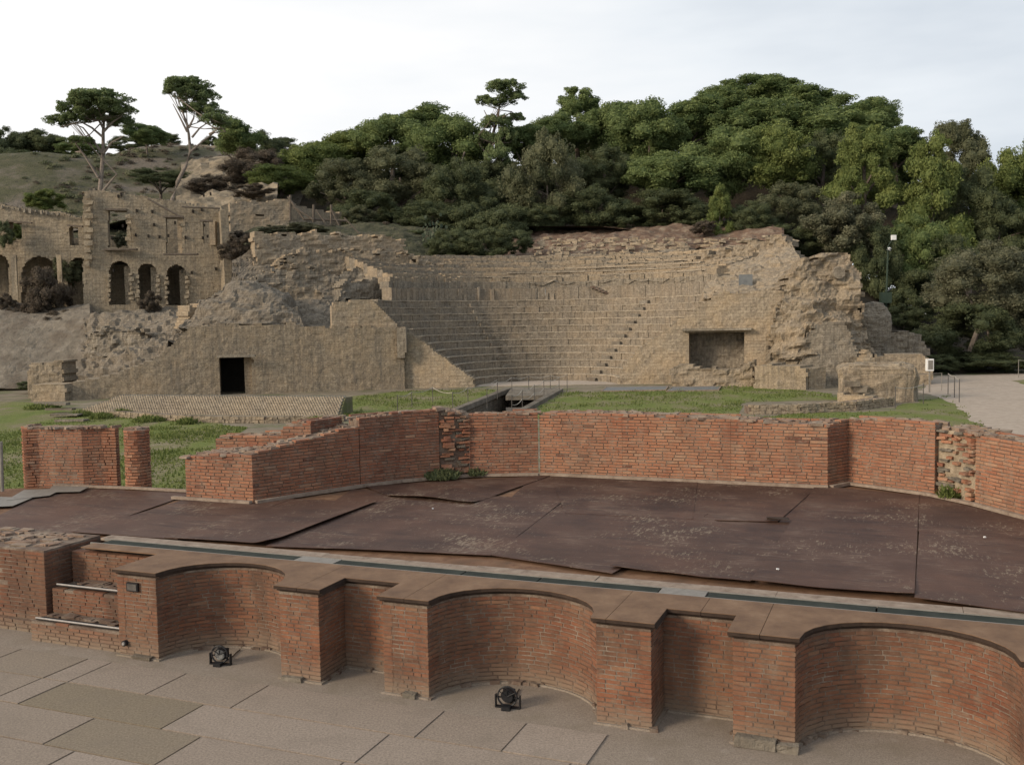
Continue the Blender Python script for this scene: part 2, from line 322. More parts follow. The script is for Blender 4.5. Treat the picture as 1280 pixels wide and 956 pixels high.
class Bricks:
    def __init__(s, D=.11): s.b = []; s.D = D
    def add(s, p, q, z, h, out, tint):
        """front face from p to q (2-D), z bottom, h height, out: 2-D outward normal"""
        s.b.append((np.array(p, float), np.array(q, float), z, h, np.array(out, float), tint))
    def emit(s, parent, limit=300, stuff_name='brick_courses', old=False):
        org = ORI[parent]; lst = []
        for p, q, z, h, o, ti in s.b:
            mid = (p+q)/2; c = np.array([mid[0], mid[1], z+h/2]); d = CAM-c; ds = np.linalg.norm(d)
            facing = max(0., (o[0]*d[0]+o[1]*d[1])/ds)
            lst.append((-np.linalg.norm(q-p)*facing/ds, random.random(), p, q, z, h, o, ti))
        lst.sort(key=lambda a: a[:2]); V = []; F = []; T = []; n = 0
        for k, (_, _, p, q, z, h, o, ti) in enumerate(lst):
            ln = np.linalg.norm(q-p)
            # local x along so that y axis = -out
            dx = np.array([-o[1], o[0]]) ; rz = math.atan2(dx[1], dx[0])
            # want -y local = out  -> local x = rotate(out, +90)
            mid = (p+q)/2+o*random.uniform(-.003, .003); D = s.D*random.uniform(.9, 1.1)
            ii = random.randrange(8); tt = min(5, max(0, int(ti*6)))
            sc = (ln, D, h)
            tl = random.gauss(0, .004)
            if k < limit:
                me = BM[ii*6+tt+(48 if old else 0)][0]; ob = bpy.data.objects.new('brick', me); C.objects.link(ob); ob.parent = parent
                ob.location = (mid[0]-org[0], mid[1]-org[1], z+h/2-org[2]); ob.rotation_euler = (0, tl, rz); ob.scale = sc
            else:
                v, f = BV[ii]; v = v*np.array(sc); cc, ss = math.cos(rz), math.sin(rz)
                v = np.c_[v[:, 0]*cc-v[:, 1]*ss+mid[0], v[:, 0]*ss+v[:, 1]*cc+mid[1], v[:, 2]+z+h/2+tl*v[:, 0]]
                V.append(v); F += [[i+n for i in g] for g in f]; T += [BM[ii*6+tt][2]]*len(v); n += len(v)
        if V: mk(stuff_name, np.concatenate(V), F, M['brick_old' if old else 'brick'], parent, tint=T, kind='stuff')
def lay(B, pts, z0, top, ch=.06, bl=(.15, .27), joint=.014, tint=(.2, .8), dens=1., side=1, rag=.0, seed=0):
    """courses of bricks along a smooth polyline (2-D world); side=+1: outward is right of travel"""
    rnd = random.Random(seed+int(abs(pts[0][0]*100)))
    pts = [np.array(p[:2], float) for p in pts]; seg = [np.linalg.norm(pts[i+1]-pts[i]) for i in range(len(pts)-1)]
    cum = np.concatenate([[0], np.cumsum(seg)]); T = cum[-1]
    def at(s):
        s = min(max(s, 0), T); i = min(int(np.searchsorted(cum, s, 'right'))-1, len(seg)-1); return pts[i]+(pts[i+1]-pts[i])*((s-cum[i])/max(seg[i], 1e-9))
    k = 0; z = z0
    topf = top if callable(top) else (lambda s: top)
    mx_ = max(topf(T*i/20) for i in range(21))
    while z+ch*.6 < mx_:
        s = -rnd.uniform(0, bl[0])*(k % 2); 
        if s < 0: s = 0; first = rnd.uniform(.08, .14)
        else: first = None
        while s < T-.02:
            ln = first or rnd.uniform(*bl); first = None
            if T-(s+ln) < .07: ln = T-s
            e_ = min(s+ln, T)
            m_ = (s+e_)/2
            if z+ch*.7 < topf(m_)+rnd.uniform(-rag, rag*.3) and rnd.random() < dens:
                p, q = at(s+joint/2 if s > 0 else 0), at(e_-joint/2 if e_ < T else T)
                d = q-p; l_ = np.linalg.norm(d)
                if l_ > .02:
                    d /= l_; out = np.array([d[1], -d[0]])*side
                    tb = rnd.random(); tv = tint[0]+(tint[1]-tint[0])*(.5+.5*vn([[m_*.9, z*1.3, seed+pts[0][0]]], 1.5, seed)[0])*.55+(tint[1]-tint[0])*.45*tb
                    if rnd.random() < .05: tv = rnd.choice((.02, .98))
                    B.add(p, q, z+joint/2, ch-joint, out, min(.99, max(0, tv)))
            s = e_
        z += ch; k += 1
def inset(path, d):
    """offset a polyline to the left of travel by d (2-D)"""
    pts = [np.array(p[:2], float) for p in path]; out = []
    for i, p in enumerate(pts):
        ns = []
        for a, b in ((i-1, i), (i, i+1)):
            if a >= 0 and b < len(pts):
                v = pts[b]-pts[a]; v /= np.linalg.norm(v)+1e-9; ns.append(np.array([-v[1], v[0]]))
        n = sum(ns); n /= np.linalg.norm(n); n = n/max(.4, float(n@ns[0])); out.append(p+n*d)
    return out
def arc(s0, s1, t, depth, n=14):
    c = (s0+s1)/2; r = (s1-s0)/2
    return [L(c-r*math.cos(math.pi*i/n), t+depth*math.sin(math.pi*i/n))[:2] for i in range(n+1)]

# ================================================================== GROUND
def hole_ground():
    h = [G(553, 522)[:2], G(636, 488)[:2], G(701, 489)[:2], G(640, 524)[:2]]
    h = [h[0], h[3], h[2], h[1]]
    o = [(-900, -60), (900, -60), (900, 1500), (-900, 1500)]
    V = [(*p, 0) for p in o]+[(*p, 0) for p in h]
    F = [[i, (i+1) % 4, 4+(i+1) % 4, 4+i] for i in range(4)]
    mk('ground', V, F, M['ground'], kind='structure'); return h
TR = hole_ground()
def blob_sheet(name, px, z, mat, jit=.35, seed=0, kind='structure', n=14):
    """flat sheet with an uneven outline; px: pixel outline on the ground"""
    pts = [G(u, v)[:2] for u, v in px]; out = []
    for i in range(len(pts)):
        a, b = pts[i], pts[(i+1) % len(pts)]; d = np.linalg.norm(b-a); m = max(2, min(40, int(d/.5)))
        for k in range(m):
            p = a+(b-a)*k/m; q = np.array([[p[0], p[1], seed]]); out.append((p[0]+jit*fbm(q, .7, seed)[0], p[1]+jit*1.5*fbm(q, .7, seed+5)[0]))
    V = [(x, y, z) for x, y in out]; tri = geometry.tessellate_polygon([[Vector((x, y, 0)) for x, y in out]])
    F = []
    for a, b, c in tri:
        pa, pb, pc = out[a], out[b], out[c]
        F.append([a, b, c] if (pb[0]-pa[0])*(pc[1]-pa[1])-(pb[1]-pa[1])*(pc[0]-pa[0]) > 0 else [a, c, b])
    return mk(name, V, F, mat, kind=kind), out
lawns = []
lawns.append(blob_sheet('lawn', [(-260, 640), (-120, 500), (40, 503), (130, 517), (240, 523), (300, 535), (300, 660), (0, 700)], .006, M['lawn'], seed=1))
lawns.append(blob_sheet('lawn', [(425, 521), (412, 498), (500, 489), (612, 486), (625, 490), (548, 520)], .006, M['lawn'], seed=2, jit=.2))
lawns.append(blob_sheet('lawn', [(645, 523), (706, 491), (870, 486), (935, 481), (1040, 492), (1046, 500), (930, 502), (925, 519)], .006, M['lawn'], seed=3, jit=.2))
lawns.append(blob_sheet('lawn', [(925, 521), (1110, 513), (1130, 505), (1150, 500), (1195, 495), (1215, 515), (1235, 540), (1100, 545), (925, 545)], .006, M['lawn'], seed=4))
blob_sheet('gravel_path', [(1168, 470), (1280, 467), (1600, 480), (1700, 620), (1300, 560), (1220, 530), (1195, 505), (1150, 490)], .010, M['gravel'], jit=.3, seed=6)
blob_sheet('grass_verge', [(1262, 476), (1360, 470), (1380, 490), (1300, 485)], .016, M['lawn'], jit=.2, seed=8)
# orchestra floor
o_ = G(683, 478)
mb = MB(); mb.prism([(2.3+4.7*math.cos(a), 65+4.7*math.sin(a)) for a in np.linspace(0, math.pi, 30)], -.02, .03); mb.build('orchestra_floor', M['gravel'], kind='structure')
def in_poly(x, y, poly):
    p = np.array(poly); x = np.asarray(x); y = np.asarray(y); c = np.zeros(x.shape, bool); j = len(p)-1
    for i in range(len(p)):
        with np.errstate(divide='ignore', invalid='ignore'):
            cond = ((p[i, 1] > y) != (p[j, 1] > y)) & (x < (p[j, 0]-p[i, 0])*(y-p[i, 1])/(p[j, 1]-p[i, 1]+1e-12)+p[i, 0])
        c ^= cond; j = i
    return c
def grass_blades():
    r = np.random.RandomState(3); V = []; n = 0; pts = []
    for (o, out), cnt in zip(lawns, (26000, 7000, 9000, 7000)):
        a = np.array(out); lo, hi = a.min(0), a.max(0); lo[0] = max(lo[0], -22)
        q = r.uniform(lo, hi, (cnt*3, 2)); q = q[in_poly(q[:, 0], q[:, 1], out)]; q = q[np.abs(q[:, 0]) < q[:, 1]*.58][:cnt]
        k = fbm(np.c_[q, np.zeros(len(q))], .5, 9); q = q[k > r.uniform(-.5, .45, len(q))]; pts.append(q)
    q = np.concatenate(pts); m = len(q); h = r.uniform(.03, .10, m)*(1+.8*(fbm(np.c_[q, np.zeros(m)], .8, 11) > .5)); a = r.uniform(0, 6.28, m); wd = r.uniform(.02, .05, m)
    lean = r.uniform(-.05, .05, (m, 2))
    V = np.stack([np.c_[q[:, 0]-np.cos(a)*wd, q[:, 1]-np.sin(a)*wd, np.zeros(m)], np.c_[q[:, 0]+np.cos(a)*wd, q[:, 1]+np.sin(a)*wd, np.zeros(m)], np.c_[q+lean, h]], 1).reshape(-1, 3)
    F = np.arange(m*3).reshape(-1, 3); t = np.repeat(r.uniform(0, 1, m), 3)
    mk('grass', V, F, M['grass'], tint=t, kind='stuff')
grass_blades()

# ================================================================== PAVEMENT in front of the stage
FT = 10.18
pav = MB(); pav.prism([L(s, t)[:2] for s, t in ((-20, 2), (8, 2), (8, 11.6), (-20, 11.6))], -.05, .012)
pv = pav.build('pavement', M['cement'], kind='structure')
slabs = []
rows = [(9.16, 9.90, [-14, -12.6, -11.4, -10.2, -9.79, -8.55, -7.29, -4.88, -3.87, -2.94]), (8.41, 9.13, [-14, -12.3, -10.2, -9.79, -7.65, -5.17, -3.1, -.9]),
        (7.66, 8.38, [-13, -11.2, -10.3, -8.58, -7.08, -5.28, -3.4, -1.5]), (6.9, 7.63, [-13, -10.9, -9.4, -8.11, -6.3, -4.6, -2.9]), (6.15, 6.87, [-12, -9.9, -8.2, -6.6, -4.8, -3])]
tints = {(1, 3): .05, (2, 3): .15, (1, 4): .75, (0, 6): .6, (2, 2): .45, (0, 4): .55, (0, 2): .35}
for ri, (t0, t1, ss) in enumerate(rows):
    for i in range(len(ss)-1):
        g = .012; s0, s1 = ss[i]+g, ss[i+1]-g; n = random.uniform(-.003, .003)
        mb = MB(); mb.prism([L(s0, t0+.0)[:2], L(s1, t0)[:2], L(s1, t1)[:2], L(s0, t1)[:2]], -.03, .026+n, tints.get((ri, i), random.uniform(.4, .95)))
        mb.build('slab', M['slab'], pv)

# ================================================================== STAGE
ZB, ZD = 1.115, 1.20
FR = {}
face = [('line', [(-9.92, 11.2), (-9.92, FT)]), ('line', [(-9.92, FT), (-9.25, FT)]), ('arc', (-9.25, -7.3)), ('line', [(-7.3, FT), (-6.72, FT)]),
        ('line', [(-6.72, FT), (-6.72, 10.78)]), ('line', [(-6.72, 10.78), (-5.82, 10.78)]), ('line', [(-5.82, 10.78), (-5.82, FT)]), ('line', [(-5.82, FT), (-5.22, FT)]),
        ('arc', (-5.22, -3.15)), ('line', [(-3.15, FT), (-2.53, FT)]), ('line', [(-2.53, FT), (-2.53, 10.77)]), ('line', [(-2.53, 10.77), (-1.66, 10.77)]),
        ('line', [(-1.66, 10.77), (-1.66, FT)]), ('line', [(-1.66, FT), (-1.03, FT)]), ('arc', (-1.03, 1.06)), ('line', [(1.06, FT), (1.66, FT)]),
        ('line', [(1.66, FT), (1.66, 10.77)]), ('line', [(1.66, 10.77), (2.5, 10.77)]), ('line', [(2.5, 10.77), (2.5, FT)]), ('line', [(2.5, FT), (3.12, FT)]), ('arc', (3.12, 5.19)), ('line', [(5.19, FT), (5.8, FT)]), ('line', [(5.8, FT), (5.8, 11.2)])]
def facepts(f):
    return [L(*p)[:2] for p in f[1]] if f[0] == 'line' else arc(f[1][0], f[1][1], FT, .85)
sw = thing('stage_front_wall', L(-4, 10.5), 'low red brick stage front with alternating curved and square niches above the paving', 'wall')
B = Bricks(.12); full = []
for i, f in enumerate(face):
    pp = facepts(f); full += pp if not full else pp[1:]
    lay(B, pp, .0, ZB-.015, ch=.0525, joint=.011, bl=(.16, .28) if f[0] == 'arc' else (.10, .24), tint=(.2, .8) if f[0] == 'arc' else (.3, .85), seed=i)
core = inset(full, .007); poly = [tuple(p) for p in core]+[tuple(L(5.78, 11.3)[:2]), tuple(L(-9.9, 11.3)[:2])]
MB().prism(poly, -.05, ZB-.004).build('mortar_core', M['mortar'], sw)
B.emit(sw, old=True)
# pale mortar bed under the capping and rubble stones at the foot
mb = MB(); bed = inset(full, .006); mb.prism([tuple(p) for p in bed]+[tuple(L(5.78, 11.28)[:2]), tuple(L(-9.88, 11.28)[:2])], ZB-.02, ZB+.012); mb.build('mortar_bed', M['mortar'], sw)
rub = MB(); rr = random.Random(4)
for i, f in enumerate(face):
    pp = facepts(f)
    for a, b in zip(pp[:-1], pp[1:]):
        d = b-a; l_ = np.linalg.norm(d); d /= l_; o = np.array([d[1], -d[0]]); s = 0
        while s < l_:
            if rr.random() < .32:
                p = a+d*s+o*rr.uniform(-.01, .03); z = rr.uniform(.015, .03)
                rub.box((p[0], p[1], z), (rr.uniform(.04, .16), rr.uniform(.04, .1), rr.uniform(.03, .07)), math.atan2(d[1], d[0])+rr.uniform(-.3, .3), jit=.012)
            s += rr.uniform(.06, .2)
sk = inset(full, -.035); MB().prism([tuple(p) for p in sk]+[tuple(L(5.78, 11.2)[:2]), tuple(L(-9.8, 11.2)[:2])], -.03, .034).build('cement_fillet', M['cement'], sw)
rub.build('rubble_footing', M['mortar'], sw, kind='stuff')
st = MB()  # pale stones at the foot of the piers
for s, t, w_, h in ((-7.12, 10.16, .30, .06), (-5.45, 10.15, .16, .065), (-1.42, 10.13, .42, .12), (-1.1, 10.14, .20, .09), (-9.5, 10.15, .3, .05)):
    mk('footing_stone', *(lambda m: (np.concatenate(m.V), m.F))(MB().box(L(s, t, h/2+.01), (w_, .09, h), AZ, jit=.012)), M['plaster'], sw)
# plaque and socket on the first pier
mb = MB(); mb.box(L(-9.63, FT-.02, .985), (.19, .03, .12), AZ); pl = thing('wall_box', L(-9.63, FT-.02, .98), 'small dark box fixed high on the left brick pier beside the steps', 'box'); mb.build('casing', M['black'], pl)
mb = MB(); mb.box(L(-9.63, FT-.038, .985), (.15, .006, .085), AZ); mb.build('cover_plate', M['post'], pl)
so_ = thing('socket', L(-9.75, FT-.02, .2), 'small round bright fitting low on the left brick pier', 'socket')
p = L(-9.8, FT, .2); mb = MB().tube([p, p-np.array([*EB, 0])*.05], [.04, .04], 12); mb.build('collar', M['black'], so_); mb = MB().tube([p-np.array([*EB, 0])*.05, p-np.array([*EB, 0])*.065], [.025, .02], 10); mb.build('cap', M['alu'], so_)

# stage platform with the deck, trench strip and capping boards
pf = thing('stage_platform', L(-5, 13), 'raised stage floor with brown edge boards and a glazed slot along the front', 'stage')
deckpoly = [L(s, t)[:2] for s, t in ((-18.2, 11.86), (5.75, 11.86), (5.75, 14.5), (4.2, 15.6), (1.9, 17.6), (.6, 19.3), (-1.0, 20.2), (-1.2, 19.6), (-7.2, 19.6), (-8.7, 19.0), (-10.3, 17.2), (-10.8, 16.0), (-13.3, 15.65), (-16.4, 15.4), (-18.2, 14.2))]
MB().prism([tuple(p) for p in deckpoly], 0, ZD-.045).build('deck', M['rust_board'], pf)
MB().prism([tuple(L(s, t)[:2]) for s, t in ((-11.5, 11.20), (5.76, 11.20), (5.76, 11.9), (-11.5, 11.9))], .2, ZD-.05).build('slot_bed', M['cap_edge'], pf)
def strip(name, mat, s0, s1, t0, t1, z0, z1, tint=.5):
    return MB().prism([tuple(L(s, t)[:2]) for s, t in ((s0, t0), (s1, t0), (s1, t1), (s0, t1))], z0, z1, tint).build(name, mat, pf)
# capping boards: outlines follow the face with an overhang
over = inset(full, -.05)
def cap_piece(i0, i1, s_l, s_r):
    pts = [p for p in over]; loc = [(float(p@EA), float(p@EB)) for p in pts]
    sel = [q for q in loc if s_l+.01 < q[0] < s_r-.01 and q[1] < 11.15]
    def tl(sx):
        for a, b in zip(loc[:-1], loc[1:]):
            if a[0] <= sx <= b[0] and b[0] > a[0]+1e-6: return a[1]+(b[1]-a[1])*(sx-a[0])/(b[0]-a[0])
        return FT-.03
    poly = [(s_l, tl(s_l))]+sel+[(s_r, tl(s_r)), (s_r, 11.295), (s_l, 11.295)]
    MB().prism([tuple(L(*q)[:2]) for q in poly], ZD+.008, ZD+.014).build('capping_board', M['cap'], pf)
    mid = [(a, b+.003) if b < 11.2 else (a, b) for a, b in poly]
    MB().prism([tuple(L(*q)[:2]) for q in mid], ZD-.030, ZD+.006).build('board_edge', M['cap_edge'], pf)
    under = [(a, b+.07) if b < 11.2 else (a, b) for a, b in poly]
    MB().prism([tuple(L(*q)[:2]) for q in under], ZB+.016, ZD-.032).build('gap_shade_strip', M['cap_edge'], pf)  # dark strip stands for the shadow gap under the boards
cuts = [-9.955, -7.0, -5.5, -3.02, -2.1, -1.38, 1.3, 3.4, 5.83]
for a, b in zip(cuts[:-1], cuts[1:]): cap_piece(0, 0, a+.003, b-.003)
strip('capping_board', M['cap'], -11.4, -9.965, 11.02, 11.295, ZD-.004, ZD+.012)
strip('edge_rail', M['cover'], -11.5, 5.8, 11.302, 11.322, ZD-.02, ZD+.012)
for a, b, k in ((-11.35, -7.9, 'glass'), (-7.88, -7.25, 'cover'), (-7.23, -5.35, 'glass'), (-5.33, -4.3, 'glass'), (-4.28, -2.75, 'glass'), (-2.73, -2.18, 'cover'), (-2.16, -.3, 'glass'), (-.28, 1.5, 'glass'), (1.52, 5.8, 'glass')):
    strip('glass_panel' if k == 'glass' else 'cover_plate', M[k], a, b, 11.325, 11.585, ZD-.03, ZD-.004+(.006 if k == 'cover' else 0))
strip('back_rail', M['cover'], -11.5, 5.8, 11.588, 11.61, ZD-.03, ZD+.004)
s = -11.6
for ln in (2.1, 1.9, 2.3, 1.7, 2.2, 2.0, 1.8, 1.7, 1.9):
    strip('plank', M['pale_wood'], s, s+ln-.006, 11.613, 11.84+random.uniform(-.02, .02), ZD-.03, ZD+.006+random.uniform(-.004, .004)); s += ln
# steps beside the left block
stp = thing('stage_steps', L(-10.8, 10.5), 'broken brick steps with two bright metal bars between block and pier', 'steps')
def riser(t, z0, z1, s0=-11.62, s1=-9.93, seed=0):
    Bq = Bricks(.12); lay(Bq, [L(s0, t)[:2], L(s1, t)[:2]], z0, z1, seed=seed, tint=(.2, .8), rag=.01, ch=.0525, joint=.011); return Bq
BB = Bricks(.12)
for t, z0, z1, sd in ((10.26, 0., .30, 1), (10.66, .30, .66, 2), (11.05, .66, 1.13, 3)): BB.b += riser(t, z0, z1, seed=sd).b
for a, b, c in ((10.272, 10.70, .295), (10.672, 11.08, .655), (11.062, 11.45, 1.12)):
    MB().prism([tuple(L(s, t)[:2]) for s, t in ((-11.62, a), (-9.93, a), (-9.93, b), (-11.62, b))], -.02, c).build('mortar_core', M['mortar'], stp)
BB.emit(stp, 120, old=True)
for z, t in ((.335, 10.30), (.72, 10.70)):
    p0, p1 = L(-11.56, t, z), L(-9.96, t, z)
    MB().tube([p0, p1], .014, 8).build('metal_bar', M['alu'], stp)
    m_ = MB(); m_.box((p0+p1)/2+np.array([0, 0, -.022])+np.array([*EB, 0])*.06, (1.6, .12, .012), AZ); m_.build('recess_shade_strip', M['black'], stp)  # black strip stands for the dark recess under the bar
    m_ = MB()
    for k in range(14): m_.box(L(random.uniform(-11.5, -10), t+random.uniform(.12, .3), z-.03+random.uniform(-.01, .01)), (random.uniform(.1, .25), .1, .05), AZ+random.uniform(-.2, .2), jit=.01)
    m_.build('loose_rubble', M['mortar'], stp, kind='stuff')
# left block
lb = thing('brick_block', L(-13, 11), 'large red brick block left of the steps with a mortared broken top', 'wall')
lpath = [(-16.5, 10.60), (-11.68, 10.60), (-11.68, 11.62)]; BB = Bricks(.12)
lay(BB, [L(*lpath[0])[:2], L(*lpath[1])[:2]], .0, lambda s: 1.24, seed=5, tint=(.2, .7), bl=(.18, .3))
lay(BB, [L(*lpath[1])[:2], L(*lpath[2])[:2]], .0, lambda s: 1.24, seed=6, tint=(.2, .7))
BB.b = [b for b in BB.b if not (b[4]@EB < -.9 and .40 < b[2] < .86 and float(((b[0]+b[1])/2)@EA) < -12.62+.1*math.sin(b[2]*40))]
lay(BB, [L(-16.5, 10.53)[:2], L(-11.62, 10.53)[:2]], .0, .18, seed=7, tint=(.1, .5))
BB.emit(lb, 300, old=True)
MB().prism([tuple(L(s, t)[:2]) for s, t in ((-16.5, 10.612), (-11.692, 10.612), (-11.692, 11.7), (-16.5, 11.7))], 0, 1.222).build('mortar_core', M['mortar'], lb)
MB().prism([tuple(L(s, t)[:2]) for s, t in ((-16.5, 10.545), (-11.63, 10.545), (-11.63, 10.61), (-16.5, 10.61))], 0, .172).build('mortar_footing', M['mortar'], lb)
top = MB()
for k in range(90):
    s, t = random.uniform(-15, -11.8), random.uniform(10.75, 11.6); top.box(L(s, t, 1.225+random.uniform(-.005, .015)), (random.uniform(.1, .3), random.uniform(.06, .15), .03), AZ+random.gauss(0, .3), jit=.01)
top.build('broken_top', M['top_rubble'], lb, kind='stuff')
rubb = MB()
for k in range(26): rubb.box(L(random.uniform(-13.6, -12.68), 10.66+random.uniform(-.03, .03), random.uniform(.42, .86)), (random.uniform(.07, .16), .12, random.uniform(.06, .12)), AZ, jit=.02, tilt=(0, random.gauss(0, .4)))
rubb.build('exposed_rubble', M['plaster'], lb, kind='stuff')

# sheets on the stage: (name, 4 corners px [front-left, front-right, back-right, back-left], order, lifts per edge, tint, label)
SH = [
 ('rear', [(590, 665), (1045, 695), (1015, 603), (670, 590)], 0, {}, .2, 'rusty brown sheet along the straight back wall, streaked near its middle'),
 ('A', [(-60, 668), (95, 666), (240, 614), (72, 607)], 1, {'front': .02}, .8, 'faded brown sheet at the far left end of the stage'),
 ('D', [(332, 681), (613, 693), (706, 622), (440, 609)], 1, {'front': .03}, .35, 'scratched brown sheet left of the stage centre between two lifted edges'),
 ('B', [(88, 664), (222, 673), (375, 618), (232, 622)], 2, {'front': .03}, .65, 'smooth brown sheet in front of the left wing wall'),
 ('C', [(205, 672), (332, 680), (472, 626), (352, 621)], 3, {'front': .05, 'right': .05}, .4, 'brown sheet with a curled right lip by the left wing corner'),
 ('E', [(489, 620), (589, 628), (690, 592), (455, 606)], 3, {'front': .07}, .1, 'dark brown sheet lifted at its front edge beside the weedy corner'),
 ('F', [(611, 692), (765, 716), (885, 640), (700, 634)], 3, {'front': .02}, .35, 'brown sheet with pale scuffs at the centre of the stage'),
 ('F2', [(763, 709), (938, 728), (972, 676), (858, 636)], 4, {'front': .06}, .3, 'brown sheet raised over the slot right of stage centre'),
 ('G', [(862, 647), (972, 650), (1022, 606), (868, 600)], 2, {'front': .004}, .2, 'dark stained brown sheet near the back wall with a torn hole'),
 ('K', [(706, 640), (866, 648), (872, 600), (690, 598)], 3, {'front': .01, 'right': .006}, .05, 'dark brown sheet left of the torn hole along the straight back wall'),
 ('H', [(937, 729), (1143, 745), (1149, 618), (1019, 606)], 5, {'front': .05, 'right': .012}, .4, 'broad brown sheet with pale rings below the wall recess'),
 ('I', [(1143, 748), (1400, 784), (1395, 690), (1149, 661)], 6, {'front': .025}, .5, 'reddish brown sheet at the right front of the stage'),
 ('J', [(1148, 663), (1400, 696), (1360, 668), (1149, 617)], 5, {}, .3, 'narrow brown sheet behind the right front sheet below the broken wall'),
]
for nm, px, order, lift, tn, lab in SH:
    q = [np.array(LG(u, v, ZD+.01)) for u, v in px]; nu, nv = 36, 26; V = []; sd = sum(map(ord, nm))
    for j in range(nv+1):
        for i in range(nu+1):
            a, b = i/nu, j/nv
            p = q[0]*(1-a)*(1-b)+q[1]*a*(1-b)+q[2]*a*b+q[3]*(1-a)*b
            z = ZD-.035+order*.0055
            n = vn([[p[0]*.8, p[1]*.8, sd]], 1., sd)[0]
            if lift.get('front'): z += lift['front']*max(0, 1-b*7)**1.5*(.55+.45*abs(vn([[a*2.1, 0, sd]], 1, sd)[0]*1.4))
            if lift.get('right'): z += lift['right']*max(0, (a-.86)/.14)**1.6*(1-.4*b)
            z += .007*(n+1); p = p+np.array([0, .005*vn([[p[0]*4, p[1]*4, 3.]], 1, sd)[0]])
            V.append(L(p[0], p[1], z))
    n_ = len(V); V = np.array(V); V2 = V-np.array([0, 0, .006]); F = []
    for j in range(nv):
        for i in range(nu):
            k = j*(nu+1)+i; F.append([k, k+1, k+nu+2, k+nu+1]); F.append([k+n_, k+n_+nu+1, k+n_+nu+2, k+n_+1])
    bd = [i for i in range(nu+1)]+[j*(nu+1)+nu for j in range(1, nv+1)]+[nv*(nu+1)+i for i in range(nu-1, -1, -1)]+[j*(nu+1) for j in range(nv-1, 0, -1)]
    for a, b in zip(bd, bd[1:]+bd[:1]): F.append([a, a+n_, b+n_, b])
    o = mk('floor_sheet', np.concatenate([V, V2]), F, M['sheet'], tint=[tn]*(2*n_)); tag(o, lab, 'floor sheet', 'loose brown sheets covering the stage')
# torn flap and pebbles
th = MB(); p = L(*LG(972, 650, ZD), ZD+.035); th.box(p, (.34, .16, .008), AZ+.1, jit=.02); tag(th.build('torn_flap', M['cap_edge']), 'torn dark flap of sheeting lying on the stage below the back wall', 'scrap')
for u, v in ((972, 711), (1231, 671), (541, 635)):
    tag(MB().box(G(u, v, ZD+.03)+np.array([0, 0, .0]), (.026, .022, .018), .3, jit=.005).build('pebble', M['white']), {972: 'white pebble on the broad sheet near the front edge', 1231: 'white pebble on the sheet at the right end of the stage', 541: 'white speck of stone on the sheet behind the lifted edge'}[u], 'pebble', 'white pebbles on the stage')
# pale sheets at the far left stage end
for k, px in enumerate((((-30, 634), (16, 632), (40, 622), (-14, 620)), ((8, 625), (62, 619), (80, 610), (30, 612)), ((58, 615), (100, 614), (112, 608), (66, 607)))):
    pts = [G(u, v, ZD+.012+.006*k) for u, v in px]; V = np.array(pts+[p-np.array([0, 0, .005]) for p in pts])
    o = mk('corrugated_sheet', V, [[0, 1, 2, 3], [7, 6, 5, 4], [0, 4, 5, 1], [1, 5, 6, 2], [2, 6, 7, 3], [3, 7, 4, 0]], M['cover']); tag(o, ['pale grey sheet at the left picture edge on the stage', 'pale grey sheet second from the left below the standing brick block', 'small pale grey sheet nearest the round brick column'][k], 'sheet', 'pale sheets at the left stage end')

